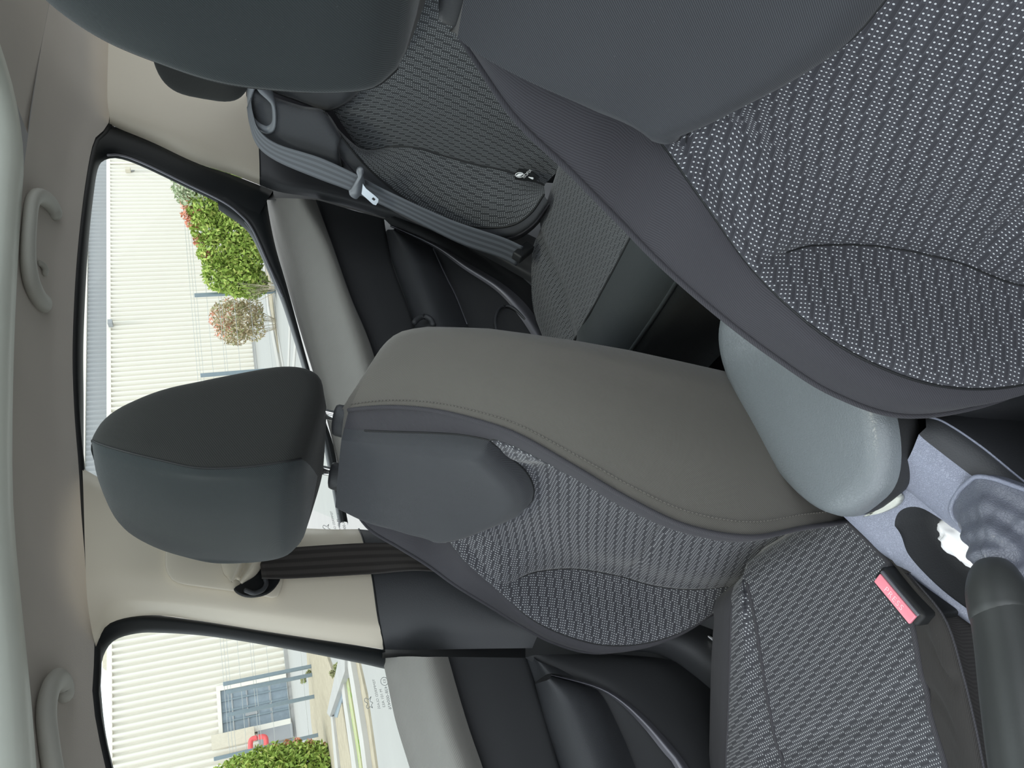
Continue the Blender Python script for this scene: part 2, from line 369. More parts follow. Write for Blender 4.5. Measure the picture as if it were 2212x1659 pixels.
def build_backrest(root):
    R1, R2 = 34, 74
    rows = []
    for r in range(R1 + R2 + 1):
        row = []
        for c in range(-46, 47):
            sg = -1 if c < 0 else 1; a = abs(c); v = .2
            for _ in range(4):
                s, w = front_pt(a, v, sg)
                vy = vyoke(s, sg) if a <= 36 else YC[sg][1]
                v = V0 + (vy - V0) * r / R1 if r <= R1 else vy + (VE - vy) * (r - R1) / R2
            s, w = front_pt(a, v, sg)
            if r <= R1 and a <= 36:
                wc, ws = ip(v, VK, CEN_W), ip(v, VK, SEAM_W[sg]); w = wc + (ws - wc) * (a / 36) ** 2
            # raised yoke pad, sewn-in seams
            if r <= R1 and a <= 36:
                e = min((36 - a) * .005, (R1 - r) * (vy - V0) / R1)
                w += .013 * sm(0, .009, e) + .014 * sm(0, .035, e) * (1 - sm(.0, .20, vy - v))
            if r > R1:
                dv = v - vy
                w -= .004 * (1 - sm(0, .010, dv)) if a < 36 else 0
            if v > YC[sg][1]: w -= .004 * math.exp(-((a - 36) * .005 / .004) ** 2)
            if v > .285: w -= .005 * math.exp(-((a - 24) * .006 / .006) ** 2) * sm(.285, .32, v)
            if a < 24 and v > .4: w -= .006 * math.exp(-((v - .478 - .004 * abs(s) * 10) / .006) ** 2)   # seam across the middle
            row.append(sp(sg * s, v, w))
        rows.append(row)
    UT = []
    for row in rows:
        u = [0.0] * 93
        for c in range(47, 93): u[c] = u[c - 1] + (row[c] - row[c - 1]).length
        for c in range(45, -1, -1): u[c] = u[c + 1] - (row[c + 1] - row[c]).length
        UT.append(u)
    def part(name, r0, r1, c0, c1, m, parent, rot=True, label=None):
        G = [rows[r][c0 + 46:c1 + 47] for r in range(r0, r1 + 1)]
        return grid(name, G, m, parent, label, uvrot=False, flip=True, UV=lambda p, i, j: (UT[i + r0][j + c0 + 46] + 1, p.dot(SV) + 1))
    # shell: sides and back, closed over the top
    ring = []
    vs = [V0, .022, .030, .042, .058, .08, .12, .17, .22, .28, .34, .40, .46, .52, .58, .62, .66, .73]
    for v in vs:
        R = [Vector(sp(a, b, c)) for a, b, c in side_pts(v, 1)]
        L = [Vector(sp(-a, b, c)) for a, b, c in side_pts(v, -1)]
        ring.append(R + L[::-1][1:])
    shell = grid('backrest', ring, M['side'], root, flip=True)
    # top cap
    Rr = [rows[0][c] for c in range(0, 93, 4)]
    top = []
    back = ring[0][::-1]
    back = cr(back, len(Rr))
    for k in range(9):
        t = k / 8; top.append([Rr[i].lerp(back[i], t) - SV * .009 * math.sin(math.pi * t) for i in range(len(Rr))])
    grid('top_panel', top, M['side'], shell, flip=True)
    part('shoulder_panel', 0, R1, -36, 36, M['yoke'], shell, label='plain dark shoulder panel with a pointed lower edge')
    part('centre_panel', R1, R1 + R2, -24, 24, M['dots'], shell, label='patterned centre panel')
    part('side_bolster', R1, R1 + R2, -36, -24, M['dots'], shell); part('side_bolster', R1, R1 + R2, 24, 36, M['dots'], shell)
    part('edge_border', 0, R1 + R2, -46, -36, M['border'], shell); part('edge_border', 0, R1 + R2, 36, 46, M['border'], shell)
    for c in (-24, 24):
        tube('seam', [rows[r][c + 46] + SW * .0008 for r in range(R1 + 19, R1 + R2 + 1)], .0008, M['black'], shell, n=90, seg=6)
    for c in (-36, 36):
        tube('seam', [rows[r][c + 46] + SW * .0004 for r in range(4, R1 + R2 + 1)], .0012, M['black'], shell, n=110, seg=6)
    tube('seam', [rows[R1][c] + SW * .0002 for c in range(10, 83)], .0012, M['black'], shell, n=110, seg=6)
    for sg in (-1, 1):
        P = [sp(sg * (ip(v, VK, PIPE_S[sg]) + .001), v, ip(v, VK, PIPE_W[sg]) + .0005) for v in [V0 + (VE - V0) * i / 60 for i in range(61)]]
        tube('piping', P, .0028, M['border'], shell, n=90, seg=8)
        # double stitching just outside the piping
        st = []
        for off in (.010,):
            for i in range(150):
                v = .012 + .63 * i / 150
                s_, v_, w_ = side_pts(v, sg, 60)[2]; s2, v2, w2 = side_pts(v + .0028, sg, 60)[2]
                st.append((sp(sg * (s_ + .0006), v_, w_), sp(sg * (s2 + .0006), v2, w2)))
        vs_, fs_ = [], []
        for a, b in st:
            d = SW * .0006; e = SX * sg * .0007; k = len(vs_)
            vs_ += [a - d, a + d, b + d, b - d, a - d + e, a + d + e, b + d + e, b - d + e]; fs_ += [(k, k+1, k+2, k+3), (k+4, k+5, k+6, k+7), (k, k+1, k+5, k+4), (k+2, k+3, k+7, k+6), (k, k+3, k+7, k+4), (k+1, k+2, k+6, k+5)]
        me = bpy.data.meshes.new('stitching'); me.from_pydata([tuple(x) for x in vs_], [], fs_); put('stitching', me, M['side'], shell, 'row of raised stitches')
    return shell
def build_headrest(root):
    HV = [-.250, -.243, -.225, -.19, -.15, -.11, -.07, -.04, -.018, -.006]
    HF = [.118, .135, .153, .163, .166, .163, .156, .149, .138, .122]
    HB = [.104, .088, .066, .036, .012, -.012, -.034, -.041, -.034, -.012]
    HS = [.070, .094, .112, .124, .129, .131, .131, .130, .127, .117]
    SE = [.112, .120, .132, .141, .145, .146, .136, .124, .112, .100]
    rows = []
    for v, f, b, s, e in zip(HV, HF, HB, HS, SE):
        half = [(0, f), (s * .45, f - .002), (s * .82, f - .010), (s * .97, e), (s, e - (e - b) * .35), (s * .97, b + (e - b) * .22), (s * .80, b + .004), (s * .4, b - .002), (0, b - .003)]
        loop = [sp(a, v, w) for a, w in half] + [sp(-a, v, w) for a, w in half[::-1][1:-1]]
        rows.append(loop)
    # smooth in both directions, seam stays on node 3
    cols = [cr([r[i] for r in rows], 44) for i in range(16)]
    def span(i0, i1, k=5):
        G = []
        for q in range(44):
            P = [cols[i % 16][q] for i in range(16)]
            C = cr(P + [P[0]], 1) if False else None
            row = []
            for i in range(i0, i1):
                a, b, c, d = P[(i - 1) % 16], P[i % 16], P[(i + 1) % 16], P[(i + 2) % 16]
                for j in range(k):
                    t = j / k; t2 = t*t; t3 = t2*t
                    row.append(0.5 * ((2 * b) + (c - a) * t + (2 * a - 5 * b + 4 * c - d) * t2 + (3 * b - a - 3 * c + d) * t3))
            row.append(P[i1 % 16]); G.append(row)
        return G
    Gb = span(3, 13); Gf = span(-3, 3)
    CE = {e: sum((Vector(p) for p in (Gb[e] + Gf[e])), Vector()) / len(Gb[e] + Gf[e]) for e in (0, -1)}
    for G in (Gb, Gf):
        for e, s in ((0, -1), (-1, 1)):
            ext = []
            base = G[e]; c = CE[e]
            for f, g in ((.90, .004), (.7, .007), (.35, .009), (.0, .010)):
                ext.append([c + (p - c) * f + SV * s * g for p in base])
            if e == 0:
                for x in ext: G.insert(0, x)
            else:
                for x in ext: G.append(x)
    hd = grid('headrest', Gb, M['head'], root, flip=True)
    grid('front_panel', Gf, M['headp'], hd, flip=True, label='smooth dark face panel of the headrest')
    seam = [Vector(g[0]) for g in Gb[4:-4]]
    for g in ((0), (-1)):
        tube('seam', [Vector(r[g]) for r in Gb[4:-4]], .0012, M['black'], hd, n=60, seg=6)
    for s in (-.073, .073):
        tube('post', [sp(s, -.02, .004), sp(s, .045, .004)], .0066, M['chrome'], hd, n=6, seg=20, up=(1, 0, 0), label='chrome headrest post')
    return hd
def build_guides(root):
    for s in (-.073, .073):
        P = [sp(s, .006, -.008) + SX * (.030 * math.cos(a)) + SW * (.015 * math.sin(a)) for a in [2 * math.pi * i / 28 for i in range(28)]]
        g = []
        for f, h in ((1.0, .012), (1.02, .006), (1.0, -.002), (.93, -.0055), (.7, -.007), (.0, -.0075)):
            c = sp(s, .006, -.008); g.append([c + (p - c) * f + SV * h for p in P])
        grid('headrest_guide', g, M['dash'], root, closed_u=True, flip=True, label='glossy black oval headrest guide')
def build_cushion(root, O):
    k = [
     ([(1552, 1338), (1549, 1370), (1545, 1450), (1542, 1550), (1540, 1659), (1542, 1760)], .505),
     ([(1560, 1330), (1556, 1365), (1552, 1440), (1550, 1550), (1548, 1659), (1550, 1760)], .545),
     ([(1582, 1312), (1579, 1350), (1577, 1440), (1573, 1550), (1568, 1659), (1570, 1760)], .556),
     ([(1604, 1288), (1603, 1340), (1606, 1420), (1612, 1530), (1622, 1620), (1634, 1659), (1650, 1760)], .556),
     ([(1614, 1262), (1630, 1330), (1644, 1420), (1662, 1530), (1680, 1620), (1692, 1659), (1715, 1760)], .545),
     ([(1680, 1222), (1715, 1320), (1740, 1450), (1760, 1580), (1785, 1659), (1805, 1760)], .538),
     ([(1760, 1176), (1800, 1280), (1830, 1430), (1860, 1580), (1880, 1659), (1900, 1760)], .538),
     ([(1838, 1132), (1898, 1190), (1938, 1240), (1970, 1340), (1993, 1470), (2018, 1570), (2045, 1659), (2065, 1760)], .545),
     ([(1945, 1232), (1960, 1252), (2006, 1340), (2040, 1450), (2068, 1560), (2090, 1659), (2110, 1760)], .552),
     ([(1950, 1229), (1980, 1260), (2042, 1338), (2078, 1450), (2105, 1560), (2125, 1659), (2145, 1760)], .545),
     ([(1954, 1227), (1992, 1262), (2056, 1332), (2090, 1430), (2120, 1550), (2145, 1659), (2160, 1760)], .520),
    ]
    C = [[p - O for p in atz(l, z)] for l, z in k]
    C = [c + [c[-1] + Vector((0, -.10, -.004)), c[-1] + Vector((0, -.17, -.020)), c[-1] + Vector((0, -.195, -.06)), c[-1] + Vector((0, -.19, -.14))] for c in C]
    C.append([p - Vector((0, 0, .12)) for p in C[-1]]); C.insert(0, [p - Vector((0, 0, .12)) for p in C[0]])
    nu = 84
    R = [cr(c, nu) for c in C]
    # rolled rear edge
    R = [[c[0] + Vector((0, .05 * q, -.10)), c[0] + Vector((0, .045 * q, -.05)), c[0] + Vector((0, .030 * q, -.018)), c[0] + Vector((0, .014 * q, -.004))] + c for c, q in zip(R, [1] * 9 + [.05] * 4)]
    nu += 4
    LA, LB = atz([(1690, 1632), (2008, 1490)], .538); LA -= O; LB -= O; ld = (LB - LA).normalized(); lq = Vector((-ld.y, ld.x, 0))
    def dip(p):
        d = (p - LA).dot(lq); p.z -= .0045 * math.exp(-(d / .007) ** 2); return p
    R = [[dip(p.copy()) if 5 <= j <= 9 else p for p in c] for j, c in enumerate(R)]
    def strip(a, b, name, m, parent, **q):
        cols = []
        for i in range(nu):
            full = [r[i] for r in R]
            seg = []
            for j in range(a, b):
                p0 = full[j - 1] if j > 0 else full[j]; p1, p2 = full[j], full[j + 1]; p3 = full[j + 2] if j + 2 < len(full) else full[j + 1]
                for t_ in range(6):
                    t = t_ / 6; t2 = t*t; t3 = t2*t
                    seg.append(0.5 * ((2 * p1) + (p2 - p0) * t + (2 * p0 - 5 * p1 + 4 * p2 - p3) * t2 + (3 * p1 - p0 - 3 * p2 + p3) * t3))
            seg.append(full[b]); cols.append(seg)
        return grid(name, cols, m, parent, flip=False, UV=lambda p, i, j: (p.x + 1, 1 - p.y), **q)
    base = strip(0, 3, 'cushion', M['border'], root)
    strip(3, 5, 'side_bolster', M['dots'], base, label='patterned bolster'); strip(5, 8, 'centre_panel', M['dots'], base, label='patterned seat centre')
    strip(8, 12, 'inner_border', M['inner'], base, label='plain dark inner edge of the cushion')
    for i, r in ((3, .0016), (5, .0026), (8, .0034), (10, .0012)):
        tube('seam', R[i][4:], r, M['border'], base, n=50, seg=8)
seat = thing('car_seat', SO, 'front passenger seat in patterned grey cloth, nearest the side windows', 'car seat', 'front seats')
build_backrest(seat); build_headrest(seat); build_guides(seat); build_cushion(seat, SO)
seat.location = SO
drv = copy_tree(seat, (0.74, -0.03, -0.05))
drv['label'] = "driver's seat in patterned grey cloth, large and close at the picture's edge"
for ch in drv.children:
    if ch.name.startswith('headrest') and not ch.name.startswith('headrest_guide'): ch.location = SV * -0.012 + SW * -0.050
for ch in seat.children:
    if ch.name.startswith('headrest') and not ch.name.startswith('headrest_guide'): ch.location = SW * -0.018 + SV * -.012

# ------------------------------------------------------------------ headliner and roof
def zr(y): return ip(y, [-.6, -.1, .23, .6, 1.24, 1.6, 2.3], [1.34, 1.39, 1.42, 1.469, 1.496, 1.49, 1.46])
inn = [Vector((-.44, -.35, zr(-.35) - .005)), Vector((-.42, 0, zr(0)))] + atx([(65, 1659), (43, 1480), (28, 1300), (15, 1000), (20, 750), (30, 550), (45, 420), (53, 350)], -.40) + [Vector((-.42, 1.6, zr(1.6))), Vector((-.42, 2.3, zr(2.3)))]
edge = [Vector((-.62, -.35, 1.30)), Vector((-.60, -.02, 1.35))] + tp([(240, 1720), (228, 1659), (207, 1560), (199, 1480), (205, 1397), (190, 1300), (183, 1200), (175, 1100), (170, 1010), (160, 880), (157, 740), (166, 560), (184, 400), (204, 302), (234, 268), (238, 190), (241, 100), (244, 20), (250, -70)], .012)
nI = cr(inn, 80); nE = cr(edge, 80)
m1 = [a.lerp(b, .35) + Vector((0, 0, .014)) for a, b in zip(nI, nE)]; m2 = [a.lerp(b, .75) + Vector((-.004, 0, .016)) for a, b in zip(nI, nE)]
liner = loft('ceiling', [nI, m1, m2, nE], M['liner'], nu=80, nv=8); struct(liner, 'grey felt headliner along the passenger side')
G = [[Vector((x, y, zr(y) + .012 * math.cos(x / .42 * 1.2) - .004)) for x in [-.42 + .84 * i / 20 for i in range(21)]] for y in [1.30 + 1.0 * j / 16 for j in range(17)]]
grid('rear_panel', G, M['liner'], liner)
G = [[Vector((x, y, zr(y) + .03 - .35 * (x - .42) ** 2 * 3)) for x in [.40 + .2 * i / 6 for i in range(7)]] for y in [-.35 + 2.65 * j / 26 for j in range(27)]]
grid('driver_side_panel', G, M['liner'], liner)
EB = [p + Vector((-.006, 0, -.012)) for p in nE]
rail = grid('gap_backing', [[p + Vector((-.010, 0, .016)) for p in nE], [p + Vector((-.004, 0, .004)) for p in nE], [p + Vector((-.005, 0, -.006)) for p in nE], [p + Vector((-.03, 0, -.004)) for p in nE]], M['black'], liner)  # black backing added to close the light gap along the headliner edge
# glass roof surround: a rounded plastic ring
rp_ = []
x0, x1, y0, y1, rr = -.385, .385, -.30, 1.27, .11
for cx, cy, a0 in ((x1 - rr, y1 - rr, 0), (x0 + rr, y1 - rr, 90), (x0 + rr, y0 + rr, 180), (x1 - rr, y0 + rr, 270)):
    for k in range(7):
        a = math.radians(a0 + 15 * k); x = cx + rr * math.cos(a); y = cy + rr * math.sin(a); rp_.append((x, y))
D = []
for i in range(len(rp_)):
    a, b = rp_[i], rp_[(i + 1) % len(rp_)]; L = math.hypot(b[0] - a[0], b[1] - a[1]); n_ = max(1, int(L / .06))
    D += [(a[0] + (b[0] - a[0]) * j / n_, a[1] + (b[1] - a[1]) * j / n_) for j in range(n_)]
ringG = []
for sc, dz in ((.022, .010), (.020, .0), (.012, -.006), (-.006, -.004), (-.022, .004), (-.030, .022), (-.034, .055)):
    row = []
    for i, (x, y) in enumerate(D):
        p, q = D[i - 1], D[(i + 1) % len(D)]; tx, ty = q[0] - p[0], q[1] - p[1]; l = math.hypot(tx, ty)
        row.append(Vector((x + ty / l * sc, y - tx / l * sc, zr(y) + dz)))
    ringG.append(row)
M['ring'] = plastic('pale_roof_trim', (0.62, 0.64, 0.58), 0.4, 0.4, 0)
ring = grid('trim_3', ringG, M['ring'], closed_u=True); struct(ring, 'pale plastic surround of the glass roof')
tube('seal', [Vector((x * .915, (y - .485) * .955 + .485, zr(y) + .05)) for x, y in D], .008, M['black'], ring, n=160, seg=8, closed=True)
pan = [[Vector((x, y, zr(y) + .062)) for x in [-.37, -.2, 0, .2, .37]] for y in [-.28 + 1.54 * j / 14 for j in range(15)]]
M['roofglass'] = glassm('tinted_roof_glass', (.75, .8, .78))
g_ = grid('window_3', pan, M['roofglass']); struct(g_, 'tinted glass roof panel')
# outer roof skin keeps daylight out of the gap above the lining
M['skin'] = simple('grey_body_paint', (.35, .36, .37), .3, .5, .3)
ro = []
for y in [-.45 + 2.9 * j / 24 for j in range(25)]:
    ro.append([Vector((x, y, zr(y) + .07 - .9 * max(0, abs(x) - .46) ** 1.5 - .03 * x * x)) for x in [-.66, -.60, -.52, -.46, -.41]])
sk = grid('wall_roof', ro, M['skin'], thick=.004); struct(sk, 'outer roof skin above the passenger side')
grid('right_skin', [[Vector((-p.x, p.y, p.z)) for p in r] for r in ro], M['skin'], sk)
grid('rear_skin', [[Vector((x, y, zr(y) + .07 - .03 * x * x)) for x in [-.42, -.2, 0, .2, .42]] for y in [1.27 + 1.15 * j / 10 for j in range(11)]], M['skin'], sk)

# ------------------------------------------------------------------ centre pillar (trim_1)
B0 = tp([(178, 1012), (300, 1075), (450, 1112), (600, 1136), (700, 1143), (775, 1143)], .006)
B1 = tp([(180, 1060), (300, 1110), (450, 1140), (600, 1160), (700, 1166), (785, 1168)], .040)
B2 = tp([(184, 1200), (300, 1215), (450, 1222), (600, 1230), (700, 1236), (803, 1240)], .058)
B3 = tp([(188, 1290), (262, 1282), (400, 1290), (560, 1310), (680, 1322), (817, 1335)], .046)
B35 = tp([(198, 1360), (255, 1310), (380, 1312), (550, 1336), (690, 1356), (824, 1372)], .030)
B4 = tp([(207, 1397), (238, 1346), (330, 1329), (450, 1344), (600, 1368), (830, 1403)], .008)
pil = loft('trim_1', [B0, B1, B2, B3, B35, B4], M['cream'], nu=50, nv=8, flip=True); struct(pil, 'pale upper trim of the centre pillar')
low = [[c, d, e, f] for c, d, e, f in (
    (tp([(775, 1143)], .006)[0], hit(850, 1150, (1, 0, 0), -.72), hit(1000, 1160, (1, 0, 0), -.70), hit(1200, 1180, (1, 0, 0), -.70)),
    (tp([(785, 1168)], .040)[0], hit(860, 1172, (1, 0, 0), -.69), hit(1000, 1185, (1, 0, 0), -.675), hit(1200, 1200, (1, 0, 0), -.67)),
    (tp([(803, 1240)], .058)[0], hit(880, 1246, (1, 0, 0), -.672), hit(1000, 1256, (1, 0, 0), -.66), hit(1180, 1262, (1, 0, 0), -.66)),
    (tp([(817, 1335)], .046)[0], hit(890, 1338, (1, 0, 0), -.684), hit(1000, 1342, (1, 0, 0), -.67), hit(1170, 1346, (1, 0, 0), -.665)),
    (tp([(830, 1403)], .008)[0], hit(900, 1404, (1, 0, 0), -.72), hit(1000, 1402, (1, 0, 0), -.70), hit(1150, 1400, (1, 0, 0), -.69)))]
lw = loft('trim_4', low, M['dash'], nu=30, nv=8, flip=True); struct(lw, 'dark grained lower trim of the centre pillar')
def below(n, l, x): return [hit(a, b, (1, 0, 0), x) for a, b in l]
# joint between upper and lower pillar trim
tube('joint', [low[i][0] + Vector((.001, 0, 0)) for i in range(5)], .0015, M['black'], lw, n=30, seg=6)
# adjuster plate, belt guide recess and cover
def TPd(d): return lambda l: tp(l, d)
pl_ = [(372, 1130), (362, 1150), (357, 1190), (357, 1225), (366, 1246), (385, 1260), (450, 1270), (540, 1282), (590, 1292), (603, 1284), (612, 1258), (614, 1215), (612, 1150), (600, 1120)]
P1 = cr(tp(pl_, .0640), 70, True); P0 = cr(tp(pl_, .050), 70, True); ctr = sum(P1, Vector()) / len(P1)
Gp = [P0, P1] + [[ctr + (p - ctr) * f + Vector((h, 0, 0)) for p in P1] for f, h in ((.965, .0012), (.8, .0025), (.4, .004), (.0, .005))]
grid('adjuster_plate', Gp, M['cream'], pil, closed_u=True, label='raised rounded plate of the belt height adjuster')
bl = [(505, 1272), (515, 1264), (530, 1254), (545, 1240), (560, 1200), (600, 1190), (606, 1240), (597, 1262), (583, 1276), (565, 1284), (540, 1287), (520, 1283)]
P1 = cr(tp(bl, .0735), 50, True); ctr = sum(P1, Vector()) / len(P1)
Gp = [[p + Vector((-.008, 0, 0)) for p in P1], P1] + [[ctr + (p - ctr) * f + Vector((h, 0, 0)) for p in P1] for f, h in ((.95, -.001), (.7, -.003), (.0, -.004))]
bo = grid('belt_opening', Gp, M['black'], pil, closed_u=True, label='black slot behind the belt guide')
tube('ring', tp([(530, 1275), (548, 1281), (566, 1275), (575, 1262), (572, 1248)], .078), .0035, M['dash'], bo, n=24)
cv = [[(478, 1150), (476, 1205), (482, 1238), (494, 1250)], [(496, 1150), (500, 1190), (494, 1225), (494, 1252)], [(520, 1150), (530, 1185), (515, 1225), (500, 1255)],
      [(535, 1150), (543, 1188), (528, 1225), (514, 1250)], [(552, 1150), (560, 1190), (545, 1228), (520, 1258)], [(575, 1150), (572, 1205), (555, 1240), (522, 1262)]]
dd = [.068, .080, .100, .088, .100, .075]
loft('belt_guide_cover', [tp(c, d) for c, d in zip(cv, dd)], M['cream'], pil, nu=24, nv=8, flip=True, thick=.004, label='swirled two-ridge cover over the belt guide')
# ------------------------------------------------------------------ rear quarter pillar (trim_2)
Ca = tp([(236, 268), (262, 280), (330, 308), (420, 350), (500, 376), (562, 400)], .006)
Ca2 = tp([(237, 252), (275, 266), (345, 292), (430, 330), (505, 356), (562, 380)], .030)
Cb = tp([(232, 215), (300, 240), (380, 272), (450, 300), (510, 322), (561, 340)], .044)
Cc = tp([(233, 130), (330, 170), (430, 210), (500, 240), (530, 262), (558, 290)], .056)
Cd = tp([(237, 30), (350, 60), (450, 110), (520, 160), (540, 190), (552, 230)], .07)
Ce = tp([(244, -80), (360, -60), (470, -20), (540, 40), (560, 90), (570, 140)], .075)
cp = loft('trim_2', [Ca, Ca2, Cb, Cc, Cd, Ce], M['cream'], nu=40, nv=8, flip=True); struct(cp, 'pale trim of the rear quarter pillar')
q = [tp([(562, 400)], .006) + atx([(605, 415), (690, 430), (830, 470), (1000, 530), (1150, 612), (1250, 660)], -.69),
     tp([(562, 380)], .030) + atx([(610, 396), (700, 415), (840, 455), (1000, 515), (1150, 595), (1250, 640)], -.672),
     tp([(561, 340)], .044) + atx([(620, 365), (710, 395), (850, 440), (1000, 500), (1150, 580), (1250, 620)], -.665),
     tp([(558, 290)], .056) + atx([(640, 310), (740, 350), (870, 410), (1010, 480), (1150, 560), (1250, 600)], -.655),
     tp([(552, 230)], .07) + atx([(660, 260), (770, 300), (900, 370), (1030, 450), (1170, 520), (1260, 560)], -.64)]
ql = loft('trim_5', q, M['dash'], nu=50, nv=8, flip=True); struct(ql, 'dark lower trim beside the rear seat')
tube('joint', [c[0] + Vector((.001, 0, 0)) for c in q], .0014, M['black'], ql, n=20, seg=6)
# closing walls behind, so no daylight leaks round the rear seat
wl = grid('wall_rear', [[Vector((x, y, z)) for x in (-.70, -.3, .1, .5, .9)] for y, z in ((1.50, .25), (1.56, .9), (1.62, 1.08), (1.75, 1.10))], M['panel'], thick=.01); struct(wl, 'load cover behind the rear seat')
fl = box('floor', (0, .55, .20), (1.5, 2.9, .03), M['carpet'], bev=0); struct(fl, 'black carpeted car floor')
ws = grid('wall_side', [[Vector((-.80, y, z)) for y in (-.9, 0, .8, 1.6, 2.1)] for z in (.19, .5, .8, .97)], M['skin'], thick=-.01); struct(ws, 'painted outer door skin')

# ------------------------------------------------------------------ doors
def thick_band(name, P, Q, d0, d1, m, parent, nv=4, nu=60):
    a = cr(tp(P, d0), nu); b = cr(tp(Q, d1), nu)
    mid = [x.lerp(y, .5) + Vector((.006, 0, 0)) for x, y in zip(a, b)]
    ia = [x + Vector((-.03, 0, 0)) for x in a]; ib = [x + Vector((-.010, 0, -.0)) for x in b]
    return grid(name, [ia, a, [x.lerp(y, .2) + Vector((.004, 0, 0)) for x, y in zip(a, b)], mid, [x.lerp(y, .8) + Vector((.004, 0, 0)) for x, y in zip(a, b)], b, ib], m, parent)
# front door
fr = [([(826, 1422), (838, 1480), (855, 1560), (885, 1659), (915, 1760)], -.742), ([(840, 1420), (855, 1480), (874, 1560), (905, 1659), (935, 1760)], -.728), ([(880, 1418), (895, 1480), (917, 1560), (948, 1659), (980, 1760)], -.688),
      ([(919, 1419), (935, 1480), (960, 1570), (990, 1659), (1022, 1760)], -.646), ([(945, 1419), (962, 1480), (987, 1570), (1018, 1659), (1050, 1760)], -.652), ([(968, 1419), (985, 1480), (1012, 1570), (1043, 1659), (1075, 1760)], -.676)]
def fwd(P, d=.5): return P + [P[-1] + (P[-1] - P[-2]).normalized() * d * .5, P[-1] + (P[-1] - P[-2]).normalized() * d]
d1 = loft('door_1', [fwd(atx(l, x)) for l, x in fr], M['cap'], nu=40, nv=5, flip=True); struct(d1, 'front passenger door with a grey cloth sill cap')
def panel(name, L, m, parent, **k):
    f = fwd if (parent is d1 and L[0][0][-1][1] > 1700) else (lambda P: P)
    return loft(name, [f(atx(l, x)) for l, x in L], m, parent, nu=60, nv=5, flip=True, **k)
panel('rear_edge_backing', [([(826, 1422), (880, 1418), (919, 1419), (968, 1419), (1135, 1422)], -.71), ([(826, 1402), (880, 1398), (919, 1398), (968, 1398), (1135, 1400)], -.748)], M['black'], d1)  # black backing added to stop daylight leaking behind the sill cap
panel('upper_panel', [(fr[5][0], -.676), ([(975, 1419), (992, 1480), (1019, 1570), (1050, 1659), (1082, 1760)], -.692), ([(1060, 1420), (1075, 1480), (1100, 1570), (1130, 1659), (1160, 1760)], -.690),
      ([(1130, 1421), (1148, 1475), (1170, 1545), (1202, 1659), (1232, 1760)], -.692), ([(1137, 1421), (1155, 1475), (1177, 1545), (1209, 1659), (1240, 1760)], -.700)], M['panel'], d1, label='plain black upper door panel')
panel('armrest', [([(1155, 1478), (1163, 1510), (1180, 1570), (1209, 1659), (1240, 1760)], -.698), ([(1160, 1476), (1172, 1512), (1192, 1572), (1222, 1659), (1252, 1760)], -.672), ([(1185, 1468), (1222, 1515), (1255, 1590), (1280, 1659), (1310, 1760)], -.645),
      ([(1190, 1462), (1258, 1495), (1300, 1560), (1330, 1659), (1360, 1760)], -.652), ([(1192, 1460), (1274, 1484), (1303, 1506), (1342, 1583), (1373, 1659), (1405, 1760)], -.685)], M['dash'], d1, label='padded door armrest')
panel('lower_panel', [([(1135, 1421), (1190, 1458), (1274, 1484), (1303, 1506), (1342, 1583), (1373, 1659), (1405, 1760)], -.690), ([(1160, 1415), (1250, 1445), (1330, 1480), (1400, 1545), (1440, 1600), (1470, 1659), (1500, 1760)], -.678), ([(1250, 1413), (1370, 1425), (1440, 1460), (1500, 1530), (1540, 1600), (1560, 1659), (1590, 1760)], -.690),
      ([(1300, 1411), (1440, 1424), (1500, 1455), (1560, 1500), (1610, 1560), (1640, 1640), (1660, 1760)], -.712)], M['panel'], d1)
panel('metal_strip', [([(1189, 1456), (1288, 1479), (1343, 1507), (1397, 1552), (1444, 1602), (1488, 1659), (1540, 1760)], -.674), ([(1190, 1458), (1287, 1484), (1341, 1514), (1393, 1561), (1438, 1612), (1474, 1659), (1520, 1760)], -.668), ([(1191, 1460), (1285, 1487), (1338, 1519), (1388, 1569), (1430, 1622), (1459, 1659), (1500, 1760)], -.676)], M['silver'], d1, label='curved satin grey strip')
panel('corner_trim', [([(1137, 1421), (1155, 1475)], -.697), ([(1150, 1418), (1170, 1464)], -.684), ([(1165, 1430), (1190, 1455)], -.672), ([(1210, 1445), (1240, 1462)], -.682)], M['dash'], d1)
thick_band('window_frame', [(207, 1397), (222, 1352), (265, 1330), (330, 1328), (450, 1344), (600, 1368), (720, 1386), (832, 1404)], [(213, 1450), (222, 1408), (245, 1378), (290, 1364), (340, 1362), (450, 1370), (600, 1394), (760, 1425), (832, 1441)], .004, -.004, M['frame'], d1)
thick_band('upper_frame', [(203, 1392), (196, 1430), (198, 1500), (208, 1570), (228, 1659), (250, 1740), (270, 1800), (330, 1990)], [(212, 1444), (214, 1470), (220, 1540), (229, 1600), (243, 1659), (262, 1740), (282, 1800), (342, 1990)], .004, -.004, M['frame'], d1)
wg = [[(200, 1380), (190, 1450), (200, 1560), (235, 1680), (262, 1780)], [(400, 1340), (420, 1450), (440, 1560), (460, 1680), (480, 1780)], [(620, 1380), (640, 1450), (660, 1560), (690, 1680), (700, 1780)], [(845, 1400), (858, 1470), (880, 1560), (905, 1680), (930, 1780)]]
w1 = loft('window_1', [fwd(tp(c, -.012)) for c in wg], M['glass'], nu=12, nv=2); struct(w1, 'front passenger door window glass')
